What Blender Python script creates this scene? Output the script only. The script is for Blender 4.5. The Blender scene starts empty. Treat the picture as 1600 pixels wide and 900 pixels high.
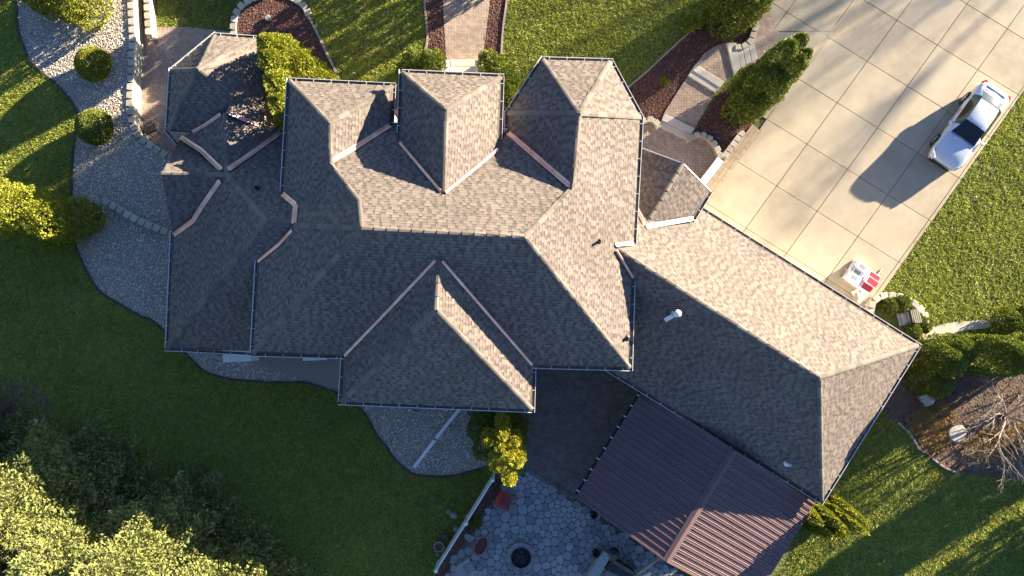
import bpy, bmesh, math, random
import numpy as np
from mathutils import Vector, Matrix
from mathutils.geometry import delaunay_2d_cdt

# ------------------------------------------------------------------ scene, camera, light
S = bpy.context.scene
COL = S.collection
random.seed(7)
RNG = np.random.default_rng(11)
H = 38.0; FPX = 1110.0
TH = math.atan(50.0 / FPX)                    # drone camera tilted a little off straight down
cam = bpy.data.objects.new('camera', bpy.data.cameras.new('camera'))
COL.objects.link(cam)
cam.location = (0, 0, H); cam.rotation_euler = (TH, 0, 0)
cam.data.sensor_width = 36.0; cam.data.lens = FPX * 36 / 1600
cam.data.clip_start = 0.5; cam.data.clip_end = 2000
S.camera = cam

SUN_EL = math.radians(11.8); SUN_AZ = math.radians(32.5)     # azimuth measured from +X towards +Y
w = bpy.data.worlds.new('World'); S.world = w; w.use_nodes = True
nt = w.node_tree; bg = nt.nodes['Background']
sky = nt.nodes.new('ShaderNodeTexSky'); sky.sky_type = 'NISHITA'; sky.sun_disc = False; sky.ozone_density = 2.5; sky.dust_density = 0.2; sky.air_density = 1.0
sky.sun_elevation = SUN_EL; sky.sun_rotation = math.pi / 2 - SUN_AZ
hs = nt.nodes.new('ShaderNodeHueSaturation'); hs.inputs['Hue'].default_value = 0.515; hs.inputs['Saturation'].default_value = 1.12
nt.links.new(sky.outputs[0], hs.inputs['Color']); nt.links.new(hs.outputs[0], bg.inputs[0]); bg.inputs[1].default_value = 0.053
sl = bpy.data.lights.new('sun', 'SUN'); sl.energy = 5.0; sl.angle = math.radians(0.5); sl.color = (1.0, 0.84, 0.62)
so = bpy.data.objects.new('sun', sl); COL.objects.link(so)
sd = Vector((math.cos(SUN_AZ) * math.cos(SUN_EL), math.sin(SUN_AZ) * math.cos(SUN_EL), math.sin(SUN_EL)))
so.rotation_euler = sd.to_track_quat('Z', 'Y').to_euler(); so.location = sd * 60
S.view_settings.view_transform = 'Standard'; S.view_settings.look = 'None'
S.view_settings.exposure = 2.64; S.view_settings.gamma = 1.0; S.view_settings.use_curve_mapping = False

# ------------------------------------------------------------------ helpers
FW = Vector((0, math.sin(TH), -math.cos(TH))); UPV = Vector((0, math.cos(TH), math.sin(TH)))
def ray(x, y):
    return FW * FPX + Vector((1, 0, 0)) * (x - 800) + UPV * (450 - y)
def P(x, y, z=0.0):
    d = ray(x, y); t = (z - H) / d.z
    return Vector((d.x * t, d.y * t, z))
def P2(x, y, z=0.0):
    p = P(x, y, z); return (p.x, p.y)
def poly(pts, z=0.0): return [P2(x, y, z) for x, y in pts]

def link(name, me, mat=None, parent=None):
    o = bpy.data.objects.new(name, me); COL.objects.link(o)
    if mat is not None and me is not None and not me.materials: me.materials.append(mat)
    if parent is not None: o.parent = parent
    return o
def empty(name, loc=(0, 0, 0), rz=0.0, parent=None):
    o = bpy.data.objects.new(name, None); COL.objects.link(o)
    o.location = loc; o.rotation_euler = (0, 0, rz); o.empty_display_size = 0.3
    if parent is not None: o.parent = parent
    return o
def tag(o, label=None, cat=None, group=None, kind=None):
    if label: o['label'] = label
    if cat: o['category'] = cat
    if group: o['group'] = group
    if kind: o['kind'] = kind
    return o
def mesh(name, verts, faces, smooth=False):
    me = bpy.data.meshes.new(name); me.from_pydata([tuple(v) for v in verts], [], faces); me.update()
    if smooth: me.polygons.foreach_set('use_smooth', [True] * len(me.polygons))
    return me
def fast_mesh(name, verts, faces, shade=None):
    """verts (n,3) numpy; faces (m,k) numpy with constant k; shade (m,) face attribute"""
    me = bpy.data.meshes.new(name); k = faces.shape[1]; m = len(faces)
    me.vertices.add(len(verts)); me.vertices.foreach_set('co', np.ascontiguousarray(verts, dtype=np.float32).ravel())
    me.loops.add(m * k); me.loops.foreach_set('vertex_index', np.ascontiguousarray(faces, dtype=np.int32).ravel())
    me.polygons.add(m); me.polygons.foreach_set('loop_start', np.arange(0, m * k, k, dtype=np.int32))
    me.polygons.foreach_set('loop_total', np.full(m, k, dtype=np.int32))
    me.update(calc_edges=True); me.shade_flat()
    if shade is not None:
        a = me.attributes.new('shade', 'FLOAT', 'FACE'); a.data.foreach_set('value', np.asarray(shade, dtype=np.float32))
    return me
class MB:
    def __init__(s): s.v = []; s.f = []
    def add(s, vs, fs):
        o = len(s.v); s.v += [tuple(v) for v in vs]; s.f += [tuple(i + o for i in f) for f in fs]; return s
    def box(s, c, size, rz=0.0, top=1.0):
        x, y, z = size[0] / 2, size[1] / 2, size[2] / 2; vs = []
        for dz, k in ((-z, 1), (z, top)):
            for dx, dy in ((-x, -y), (x, -y), (x, y), (-x, y)):
                a, b = dx * k, dy * k
                vs.append((c[0] + a * math.cos(rz) - b * math.sin(rz), c[1] + a * math.sin(rz) + b * math.cos(rz), c[2] + dz))
        return s.add(vs, [(3, 2, 1, 0), (4, 5, 6, 7), (0, 1, 5, 4), (1, 2, 6, 5), (2, 3, 7, 6), (3, 0, 4, 7)])
    def bar(s, a, b, w, h, up=Vector((0, 0, 1))):
        a = Vector(a); b = Vector(b); d = (b - a).normalized(); sd_ = d.cross(up)
        if sd_.length < 1e-4: sd_ = d.cross(Vector((1, 0, 0)))
        sd_.normalize(); u = sd_.cross(d).normalized(); vs = []
        for p in (a, b):
            for i, j in ((-1, -1), (1, -1), (1, 1), (-1, 1)): vs.append(p + sd_ * (i * w / 2) + u * (j * h / 2))
        return s.add(vs, [(3, 2, 1, 0), (4, 5, 6, 7), (0, 1, 5, 4), (1, 2, 6, 5), (2, 3, 7, 6), (3, 0, 4, 7)])
    def tube(s, pts, rad, n=6, cap=True):
        pts = [Vector(p) for p in pts]; rad = rad if isinstance(rad, (list, tuple)) else [rad] * len(pts)
        rings = []; ref = Vector((0.31, 0.17, 0.93))
        for i, p in enumerate(pts):
            d = (pts[min(i + 1, len(pts) - 1)] - pts[max(i - 1, 0)]).normalized()
            a = d.cross(ref); a = a.normalized() if a.length > 1e-3 else d.orthogonal().normalized(); b = d.cross(a)
            rings.append([p + (a * math.cos(2 * math.pi * k / n) + b * math.sin(2 * math.pi * k / n)) * rad[i] for k in range(n)])
        vs = [q for r in rings for q in r]; fs = []
        for i in range(len(pts) - 1):
            for k in range(n): fs.append((i * n + k, i * n + (k + 1) % n, (i + 1) * n + (k + 1) % n, (i + 1) * n + k))
        if cap: fs.append(tuple(range(n - 1, -1, -1))); fs.append(tuple((len(pts) - 1) * n + k for k in range(n)))
        return s.add(vs, fs)
    def lathe(s, prof, c, n=20):
        vs = []; fs = []
        for r, z in prof:
            for k in range(n): vs.append((c[0] + r * math.cos(2 * math.pi * k / n), c[1] + r * math.sin(2 * math.pi * k / n), c[2] + z))
        for i in range(len(prof) - 1):
            for k in range(n): fs.append((i * n + k, i * n + (k + 1) % n, (i + 1) * n + (k + 1) % n, (i + 1) * n + k))
        return s.add(vs, fs)
    def prism(s, pts, z0, z1):
        n = len(pts); vs = [(p[0], p[1], z0) for p in pts] + [(p[0], p[1], z1) for p in pts]
        if area2(pts) < 0: vs = [(p[0], p[1], z0) for p in pts[::-1]] + [(p[0], p[1], z1) for p in pts[::-1]]
        return s.add(vs, [tuple(range(n - 1, -1, -1)), tuple(range(n, 2 * n))] + [(i, (i + 1) % n, n + (i + 1) % n, n + i) for i in range(n)])
    def build(s, name, mat, parent=None, smooth=False): return link(name, mesh(name, s.v, s.f, smooth), mat, parent)
def area2(p): return sum(p[i][0] * p[(i + 1) % len(p)][1] - p[(i + 1) % len(p)][0] * p[i][1] for i in range(len(p))) / 2
def copy_tree(o, parent=None):
    c = o.copy(); COL.objects.link(c); c.parent = parent
    for ch in list(o.children): copy_tree(ch, c)
    return c
def smooth_line(pts, n=6, closed=False):
    out = []; m = len(pts); rng = range(m if closed else m - 1)
    for i in rng:
        g = (lambda k: pts[k % m]) if closed else (lambda k: pts[max(0, min(m - 1, k))])
        a, b, c, d = [np.array(g(k), float) for k in (i - 1, i, i + 1, i + 2)]
        for k in range(n):
            t = k / n
            out.append(tuple(0.5 * ((2 * b) + (-a + c) * t + (2 * a - 5 * b + 4 * c - d) * t * t + (-a + 3 * b - 3 * c + d) * t ** 3)))
    if not closed: out.append(tuple(pts[-1]))
    return out
def inside(pts, pg):
    """vectorised point in polygon; pts (n,2)"""
    x, y = pts[:, 0], pts[:, 1]; r = np.zeros(len(pts), bool); n = len(pg)
    for i in range(n):
        x1, y1 = pg[i][0], pg[i][1]; x2, y2 = pg[(i + 1) % n][0], pg[(i + 1) % n][1]
        if y1 == y2: continue
        c = ((y1 > y) != (y2 > y)) & (x < (x2 - x1) * (y - y1) / (y2 - y1) + x1); r ^= c
    return r
def scatter(pg, dens):
    a = np.array(pg); lo, hi = a.min(0), a.max(0); n = int((hi - lo).prod() * dens)
    p = RNG.uniform(lo, hi, (n, 2)); return p[inside(p, pg)]
def clip_convex(sub, clip):
    if area2(clip) < 0: clip = clip[::-1]
    out = list(sub)
    for i in range(len(clip)):
        a, b = clip[i], clip[(i + 1) % len(clip)]; inp = out; out = []
        if not inp: return []
        f = lambda p: (b[0] - a[0]) * (p[1] - a[1]) - (b[1] - a[1]) * (p[0] - a[0])
        for j in range(len(inp)):
            p, q = inp[j], inp[(j + 1) % len(inp)]; fp, fq = f(p), f(q)
            if fp >= 0: out.append(p)
            if (fp >= 0) != (fq >= 0):
                t = fp / (fp - fq); out.append((p[0] + (q[0] - p[0]) * t, p[1] + (q[1] - p[1]) * t))
    return out
def inset(pg, d):
    if area2(pg) < 0: pg = pg[::-1]
    n = len(pg); out = []
    for i in range(n):
        a, b, c = [Vector(pg[(i + k) % n]) for k in (-1, 0, 1)]
        d1 = (b - a).normalized(); d2 = (c - b).normalized(); n1 = Vector((-d1.y, d1.x)); n2 = Vector((-d2.y, d2.x))
        k = n1 + n2; den = max(0.35, 1 + n1.dot(n2)); q = b + k * (d / den); out.append((q.x, q.y))
    return out
def sheet(name, pg, z, mat, parent=None):
    """flat triangulated polygon"""
    if area2(pg) < 0: pg = pg[::-1]
    return link(name, mesh(name, [(x, y, z) for x, y in pg], [tuple(range(len(pg)))]), mat, parent)

# ------------------------------------------------------------------ materials
def mat(name, stops, scale=4.0, detail=6.0, rough=0.85, bump=0.0, bscale=None, attr=0.0, objr=0.0, metal=0.0, big=0.0, bigscale=0.25,
        brick=None, trans=0.0, spec=None, stretch=None, rot=0.0, coat=0.0):
    m = bpy.data.materials.new(name); m.use_nodes = True; t = m.node_tree; N = t.nodes; L = t.links.new
    b = N['Principled BSDF']; b.inputs['Roughness'].default_value = rough; b.inputs['Metallic'].default_value = metal
    if spec is not None: b.inputs['Specular IOR Level'].default_value = spec
    if coat: b.inputs['Coat Weight'].default_value = coat; b.inputs['Coat Roughness'].default_value = 0.05
    tc = N.new('ShaderNodeTexCoord'); co = tc.outputs['Object']
    if stretch or rot:
        mp = N.new('ShaderNodeMapping'); mp.inputs['Scale'].default_value = stretch or (1, 1, 1); mp.inputs['Rotation'].default_value = (0, 0, rot)
        L(co, mp.inputs[0]); co = mp.outputs[0]
    no = N.new('ShaderNodeTexNoise'); no.inputs['Scale'].default_value = scale; no.inputs['Detail'].default_value = detail
    no.inputs['Roughness'].default_value = 0.65; L(co, no.inputs['Vector'])
    fac = no.outputs['Fac']
    def math_(op, a, bv):
        q = N.new('ShaderNodeMath'); q.operation = op
        for i, x in enumerate((a, bv)):
            if isinstance(x, (int, float)): q.inputs[i].default_value = x
            else: L(x, q.inputs[i])
        return q.outputs[0]
    if attr:
        at = N.new('ShaderNodeAttribute'); at.attribute_name = 'shade'
        fac = math_('ADD', math_('MULTIPLY', fac, 1 - attr), math_('MULTIPLY', at.outputs['Fac'], attr))
    if big:
        n2 = N.new('ShaderNodeTexNoise'); n2.inputs['Scale'].default_value = bigscale; n2.inputs['Detail'].default_value = 3; L(co, n2.inputs['Vector'])
        fac = math_('ADD', fac, math_('MULTIPLY', math_('SUBTRACT', n2.outputs['Fac'], 0.5), big))
    if objr:
        oi = N.new('ShaderNodeObjectInfo')
        fac = math_('ADD', math_('MULTIPLY', fac, 1 - objr), math_('MULTIPLY', oi.outputs['Random'], objr))
    rp = N.new('ShaderNodeValToRGB'); e = rp.color_ramp.elements
    while len(e) < len(stops): e.new(0.5)
    for el, (p, c) in zip(e, stops): el.position = p; el.color = (*c, 1)
    L(fac, rp.inputs[0]); col = rp.outputs[0]; hgt = no.outputs['Fac']
    if brick:
        bt = N.new('ShaderNodeTexBrick'); bt.inputs['Scale'].default_value = 1.0
        bt.inputs['Brick Width'].default_value = brick[0]; bt.inputs['Row Height'].default_value = brick[1]
        bt.inputs['Mortar Size'].default_value = brick[2]; bt.inputs['Mortar Smooth'].default_value = 0.3
        bt.inputs['Color1'].default_value = (1.12, 1.08, 1.05, 1); bt.inputs['Color2'].default_value = (0.78, 0.78, 0.8, 1); bt.inputs['Mortar'].default_value = (0.42, 0.42, 0.42, 1)
        mp2 = N.new('ShaderNodeMapping'); mp2.inputs['Rotation'].default_value = (0, 0, brick[3]); L(tc.outputs['Object'], mp2.inputs[0]); L(mp2.outputs[0], bt.inputs['Vector'])
        mx = N.new('ShaderNodeMix'); mx.data_type = 'RGBA'; mx.blend_type = 'MULTIPLY'; mx.inputs[0].default_value = 1.0
        L(col, mx.inputs[6]); L(bt.outputs['Color'], mx.inputs[7]); col = mx.outputs[2]
        hgt = math_('SUBTRACT', math_('MULTIPLY', no.outputs['Fac'], 0.4), bt.outputs['Fac'])
    L(col, b.inputs['Base Color'])
    if bump:
        if bscale:
            n3 = N.new('ShaderNodeTexNoise'); n3.inputs['Scale'].default_value = bscale; n3.inputs['Detail'].default_value = 4; L(co, n3.inputs['Vector']); hgt = n3.outputs['Fac']
        bp = N.new('ShaderNodeBump'); bp.inputs['Strength'].default_value = 1.0; bp.inputs['Distance'].default_value = bump; L(hgt, bp.inputs['Height']); L(bp.outputs[0], b.inputs['Normal'])
    if trans:
        tr = N.new('ShaderNodeBsdfTranslucent'); L(col, tr.inputs[0]); ms = N.new('ShaderNodeMixShader'); ms.inputs[0].default_value = trans
        L(b.outputs[0], ms.inputs[1]); L(tr.outputs[0], ms.inputs[2]); L(ms.outputs[0], N['Material Output'].inputs[0])
    return m
def two(a, b_, lo=0.3, hi=0.7): return [(lo, a), (hi, b_)]
M = {}
M['lawn'] = mat('lawn_soil', [(0.25, (0.05, 0.07, 0.014)), (0.5, (0.11, 0.14, 0.024)), (0.74, (0.24, 0.21, 0.06))], scale=3.2, detail=9, big=0.5, bigscale=0.12, rough=0.95, bump=0.05, bscale=9)
M['grass'] = mat('grass_blades', [(0.1, (0.10, 0.14, 0.02)), (0.4, (0.27, 0.325, 0.04)), (0.7, (0.45, 0.46, 0.07)), (0.95, (0.62, 0.54, 0.17))], scale=0.7, detail=6, attr=0.5, big=0.5, bigscale=0.16, rough=0.6, trans=0.3)
M['shingle'] = mat('asphalt_shingle', [(0.08, (0.046, 0.040, 0.039)), (0.35, (0.104, 0.089, 0.083)), (0.65, (0.164, 0.139, 0.124)), (0.95, (0.222, 0.187, 0.163))], scale=7, detail=8, attr=0.8, big=0.30, bigscale=0.35, rough=0.95, spec=0.15)
M['shingle_base'] = mat('shingle_underlay', two((0.035, 0.03, 0.028), (0.06, 0.052, 0.048)), scale=5, rough=0.95)
M['cap'] = mat('ridge_shingle', two((0.11, 0.097, 0.086), (0.19, 0.166, 0.145)), scale=9, detail=6, objr=0.45, rough=0.95, spec=0.15)
M['copper'] = mat('copper_flashing', two((0.58, 0.30, 0.22), (0.84, 0.55, 0.46)), scale=1.6, detail=5, rough=0.45, metal=0.6)
M['gutter'] = mat('gutter_enamel', two((0.62, 0.62, 0.63), (0.78, 0.78, 0.78)), scale=3, rough=0.4)
M['white'] = mat('white_vinyl', two((0.68, 0.68, 0.68), (0.82, 0.82, 0.81)), scale=2.5, rough=0.45)
M['siding'] = mat('stone_siding', two((0.24, 0.20, 0.16), (0.42, 0.37, 0.31)), scale=2.2, rough=0.9, bump=0.03)
M['concrete'] = mat('concrete', [(0.2, (0.275, 0.23, 0.16)), (0.5, (0.375, 0.32, 0.23)), (0.8, (0.44, 0.38, 0.28))], scale=1.1, detail=10, objr=0.25, big=0.6, bigscale=0.5, rough=0.88, bump=0.004, bscale=30)
M['joint'] = mat('joint_dirt_trough_shade', two((0.05, 0.045, 0.035), (0.10, 0.085, 0.06)), scale=6, rough=0.95)
M['step'] = mat('cast_stone', two((0.42, 0.39, 0.34), (0.55, 0.52, 0.46)), scale=3, objr=0.2, rough=0.85, bump=0.004)
M['paver'] = mat('clay_paver', [(0.25, (0.31, 0.23, 0.18)), (0.55, (0.44, 0.345, 0.275)), (0.8, (0.52, 0.43, 0.35))], scale=3, detail=8, rough=0.9, brick=(0.21, 0.105, 0.012, 0.785), bump=0.01)
M['paver_dark'] = mat('dark_paver', [(0.25, (0.13, 0.108, 0.092)), (0.6, (0.21, 0.175, 0.15)), (0.85, (0.28, 0.235, 0.2))], scale=2, detail=8, rough=0.9, brick=(0.22, 0.11, 0.012, 0.26), bump=0.008)
M['paver_edge'] = mat('edge_paver', [(0.25, (0.33, 0.25, 0.17)), (0.6, (0.45, 0.36, 0.25)), (0.85, (0.5, 0.42, 0.3))], scale=3, rough=0.9, brick=(0.11, 0.22, 0.012, -0.94), bump=0.008)
M['block'] = mat('wall_block', [(0.2, (0.30, 0.27, 0.215)), (0.5, (0.40, 0.37, 0.30)), (0.8, (0.48, 0.45, 0.37))], scale=5, detail=8, objr=0.5, rough=0.92, bump=0.012, bscale=14)
M['flag'] = mat('flagstone', [(0.15, (0.14, 0.142, 0.145)), (0.5, (0.23, 0.232, 0.235)), (0.85, (0.34, 0.335, 0.325))], scale=3.2, detail=9, objr=0.5, rough=0.8, bump=0.012, bscale=7)
M['gravel'] = mat('gravel_stone', [(0.05, (0.13, 0.108, 0.088)), (0.35, (0.42, 0.365, 0.30)), (0.65, (0.60, 0.53, 0.44)), (0.97, (0.78, 0.72, 0.62))], scale=3, attr=0.85, rough=0.9)
M['gravel_base'] = mat('gravel_base', [(0.3, (0.15, 0.125, 0.10)), (0.7, (0.42, 0.365, 0.30))], scale=16, detail=6, rough=0.95, bump=0.03, bscale=16)
M['mulch'] = mat('mulch_base', two((0.05, 0.022, 0.016), (0.12, 0.055, 0.04)), scale=14, detail=6, rough=0.95, bump=0.04, bscale=14)
M['chip'] = mat('mulch_chip', [(0.1, (0.05, 0.02, 0.015)), (0.5, (0.12, 0.05, 0.037)), (0.95, (0.23, 0.115, 0.085))], scale=4, attr=0.85, rough=0.9)
M['soil'] = mat('bare_soil', two((0.07, 0.05, 0.036), (0.16, 0.115, 0.08)), scale=3, detail=9, rough=0.95, bump=0.05, bscale=9)
M['drygrass'] = mat('dry_grass', [(0.1, (0.20, 0.115, 0.038)), (0.5, (0.36, 0.225, 0.075)), (0.95, (0.52, 0.37, 0.16))], scale=2, attr=0.8, rough=0.85)
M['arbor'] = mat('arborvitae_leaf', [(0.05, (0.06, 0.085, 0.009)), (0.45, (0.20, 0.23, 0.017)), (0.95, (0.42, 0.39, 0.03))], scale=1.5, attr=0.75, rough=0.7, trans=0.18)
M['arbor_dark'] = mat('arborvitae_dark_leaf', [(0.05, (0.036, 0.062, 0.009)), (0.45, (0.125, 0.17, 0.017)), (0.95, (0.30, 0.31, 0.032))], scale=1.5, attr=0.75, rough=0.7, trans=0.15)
M['gold'] = mat('golden_leaf', [(0.05, (0.10, 0.12, 0.008)), (0.45, (0.25, 0.25, 0.012)), (0.95, (0.45, 0.41, 0.03))], scale=1.5, attr=0.75, rough=0.7, trans=0.15)
M['needle'] = mat('spruce_needle', [(0.05, (0.05, 0.075, 0.034)), (0.45, (0.18, 0.21, 0.06)), (0.95, (0.42, 0.41, 0.11))], scale=0.8, attr=0.7, rough=0.75, trans=0.15)
M['bark'] = mat('bark', two((0.09, 0.065, 0.048), (0.2, 0.155, 0.12)), scale=8, detail=7, rough=0.95, bump=0.02)
M['palebark'] = mat('pale_bark', two((0.2, 0.165, 0.14), (0.38, 0.335, 0.295)), scale=6, detail=7, rough=0.9)
M['twig'] = mat('dark_twig', two((0.06, 0.045, 0.04), (0.13, 0.10, 0.085)), scale=6, rough=0.95)
M['metalroof'] = mat('brown_metal_roof', two((0.135, 0.085, 0.084), (0.17, 0.108, 0.105)), scale=0.8, detail=4, objr=0.25, rough=0.5, metal=0.0, spec=0.35)
M['post'] = mat('cedar_post', two((0.16, 0.10, 0.065), (0.27, 0.18, 0.12)), scale=6, stretch=(1, 1, 0.15), rough=0.8)
M['black'] = mat('black_metal', two((0.012, 0.012, 0.013), (0.03, 0.03, 0.03)), scale=5, rough=0.5)
M['char'] = mat('charred', two((0.015, 0.015, 0.016), (0.07, 0.07, 0.07)), scale=6, detail=8, rough=0.95, bump=0.03)
M['red'] = mat('red_paint', two((0.25, 0.025, 0.022), (0.36, 0.045, 0.04)), scale=4, rough=0.6)
M['redclay'] = mat('terracotta', two((0.30, 0.095, 0.06), (0.42, 0.15, 0.10)), scale=5, rough=0.85)
M['greywood'] = mat('weathered_wood', two((0.24, 0.235, 0.225), (0.38, 0.37, 0.355)), scale=7, rough=0.85)
M['beige'] = mat('beige_plastic', two((0.36, 0.34, 0.31), (0.46, 0.44, 0.40)), scale=4, rough=0.6)
M['greypl'] = mat('grey_plastic', two((0.20, 0.21, 0.21), (0.30, 0.31, 0.31)), scale=4, rough=0.6)
M['paint'] = mat('white_car_paint', two((0.50, 0.55, 0.62), (0.56, 0.61, 0.67)), scale=1, rough=0.22, coat=1.0)
M['glass'] = mat('tinted_glass', two((0.006, 0.007, 0.009), (0.012, 0.014, 0.017)), scale=2, rough=0.04, spec=0.8)
M['paleglass'] = mat('rear_glass', two((0.06, 0.07, 0.08), (0.09, 0.10, 0.11)), scale=2, rough=0.05, spec=0.9)
M['tyre'] = mat('tyre_rubber', two((0.015, 0.015, 0.015), (0.03, 0.03, 0.03)), scale=8, rough=0.9)
M['rim'] = mat('alloy_rim', two((0.45, 0.45, 0.46), (0.6, 0.6, 0.61)), scale=4, rough=0.3, metal=0.8)
M['taillight'] = mat('tail_lamp', two((0.42, 0.01, 0.015), (0.5, 0.02, 0.02)), scale=3, rough=0.15)
M['lamp'] = mat('head_lamp', two((0.45, 0.47, 0.5), (0.6, 0.62, 0.64)), scale=3, rough=0.1, metal=0.4)
M['wrap'] = mat('white_wrap', two((0.62, 0.62, 0.62), (0.82, 0.82, 0.82)), scale=9, rough=0.35, bump=0.01)
M['redwrap'] = mat('red_wrap', two((0.46, 0.03, 0.05), (0.62, 0.07, 0.09)), scale=9, rough=0.35, bump=0.01)
M['palletwood'] = mat('pallet_wood', two((0.35, 0.26, 0.16), (0.5, 0.4, 0.27)), scale=6, rough=0.85)
M['patio_joint'] = mat('patio_joint', two((0.06, 0.06, 0.06), (0.11, 0.11, 0.11)), scale=9, rough=0.95)
M['pitstone'] = mat('pit_stone', two((0.15, 0.14, 0.13), (0.25, 0.235, 0.22)), scale=6, objr=0.5, rough=0.92, bump=0.01)
M['seam'] = mat('panel_gap', two((0.03, 0.03, 0.03), (0.05, 0.05, 0.05)), scale=5, rough=0.9)
M['rock'] = mat('rock', two((0.16, 0.15, 0.14), (0.34, 0.32, 0.29)), scale=5, objr=0.4, rough=0.9, bump=0.02)
M['edging'] = mat('edging_steel', two((0.03, 0.028, 0.025), (0.07, 0.06, 0.05)), scale=5, rough=0.9)
M['stonecurb'] = mat('edging_stone', two((0.24, 0.19, 0.16), (0.38, 0.32, 0.27)), scale=6, rough=0.9, bump=0.01)

# ------------------------------------------------------------------ ground
# sunken terrace beside the turret: hole in the lawn, floor 1.2 m lower
ZL = -1.2
pit = [(208, -70), (210, 60), (206, 150), (210, 196), (222, 214), (240, 228), (268, 245), (330, 250), (372, 160), (372, 40), (366, 22), (372, 8), (392, -8), (400, -70)]
pit_w = poly(pit)
def lawn_sheet():
    B = 260.0
    pts = [Vector(p) for p in pit_w]; n = len(pts)
    # rough grid of points so that the sheet can roll a little, kept flat near the house
    outer = [Vector(p) for p in ((-B, -B), (B, -B), (B, B), (-B, B))]
    vs = pts + outer
    edges = [(i, (i + 1) % n) for i in range(n)] + [(n + i, n + (i + 1) % 4) for i in range(4)]
    r = delaunay_2d_cdt(vs, edges, [], 0, 1e-4)
    cs = []
    for f in r[2]:
        c = sum((r[0][i] for i in f), Vector((0, 0))) / len(f)
        if not inside(np.array([[c.x, c.y]]), pit_w)[0]: cs.append(tuple(f))
    return mesh('lawn', [(v.x, v.y, 0.0) for v in r[0]], cs)
tag(link('lawn', lawn_sheet(), M['lawn']), kind='structure')
low = sheet('lower_lawn', inset(pit_w, -0.3), ZL, M['lawn']); tag(low, kind='structure')
terr = [(200, 44), (234, 41), (300, 43), (362, 50), (380, 160), (340, 260), (272, 252), (238, 232), (218, 215), (203, 195), (200, 100)]
terrace = sheet('terrace', poly(terr, ZL), ZL + 0.03, M['paver']); tag(terrace, kind='structure')

gravel_edge = smooth_line([(20, -60), (26, 0), (28, 43), (37, 70), (50, 100), (85, 128), (113, 160), (124, 187), (117, 220), (114, 253), (113, 283), (112, 330), (118, 380), (128, 407), (143, 437), (160, 458), (187, 475), (217, 492), (247, 507), (300, 562), (320, 580), (350, 590), (390, 595), (423, 597), (450, 597), (480, 598), (507, 607), (530, 615), (557, 633), (575, 653), (587, 677), (603, 697), (617, 717), (633, 732), (653, 742), (700, 744), (733, 737), (757, 730)], 4)
wall_line = smooth_line([(203, -70), (204, 0), (206, 60), (202, 120), (200, 165), (204, 192), (214, 211), (232, 227), (250, 238), (272, 250)], 5)
gravel_pg = [P2(*p) for p in gravel_edge] + [P2(*p) for p in ((800, 700), (800, 560), (450, 500), (330, 420), (300, 300))] + [P2(*p) for p in wall_line[::-1]]
g = sheet('gravel_bed', gravel_pg, 0.006, M['gravel_base']); tag(g, kind='structure')

def beds():
    B = {}
    B['m1'] = [(366, 52), (366, 30), (374, 12), (390, -2), (420, -10), (455, -6), (472, 6), (482, 25), (500, 60), (515, 92), (535, 130), (535, 190), (440, 210), (400, 130)]
    B['m2'] = [(661, -60), (663, 0), (668, 60), (664, 80), (640, 100), (618, 140), (610, 240), (640, 240), (700, 120), (697, 84), (692, 0), (690, -60)]
    B['m3'] = [(770, -60), (767, 0), (755, 92), (752, 120), (778, 150), (778, 230), (810, 230), (806, 150), (783, 92), (792, 0), (796, -60)]
    B['m4'] = [(1085, -60), (1098, 0), (1092, 30), (1080, 48), (1047, 78), (1013, 110), (980, 138), (960, 200), (1000, 240), (1030, 195), (1038, 176), (1075, 118), (1087, 100), (1098, 84), (1115, 72), (1137, 65), (1160, 66), (1172, 56), (1178, 42), (1186, 12), (1190, -60)]
    B['m5'] = [(1120, 150), (1087, 204), (1095, 208), (1114, 219), (1127, 239), (1132, 250), (1176, 198), (1196, 172), (1225, 110), (1205, 96), (1160, 108)]
    B['m6'] = [(772, 745), (683, 893), (660, 960), (690, 960), (697, 898), (712, 868), (738, 832), (752, 806), (780, 770), (800, 740), (760, 700)]
    return B
BED = {k: poly(v) for k, v in beds().items()}
for k, pg in BED.items():
    tag(sheet('mulch_bed', pg, 0.010, M['mulch']), kind='structure')
soil_px = smooth_line([(1438, 525), (1480, 545), (1600, 560), (1720, 560), (1720, 760), (1600, 750), (1540, 745), (1494, 737), (1450, 718), (1436, 702), (1420, 675), (1400, 660), (1380, 640), (1390, 560)], 3, closed=True)
soil_pg = poly(soil_px)
tag(sheet('planting_bed', soil_pg, 0.008, M['soil']), kind='structure')

ring = [(P(18, 640).x + 2.1 * math.cos(t * 0.3) * (1 + 0.08 * math.sin(3 * t)), P(18, 640).y + 1.7 * math.sin(t * 0.3)) for t in range(21)]
tag(sheet('planting_bed', ring, 0.009, M['soil']), kind='structure')
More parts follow.
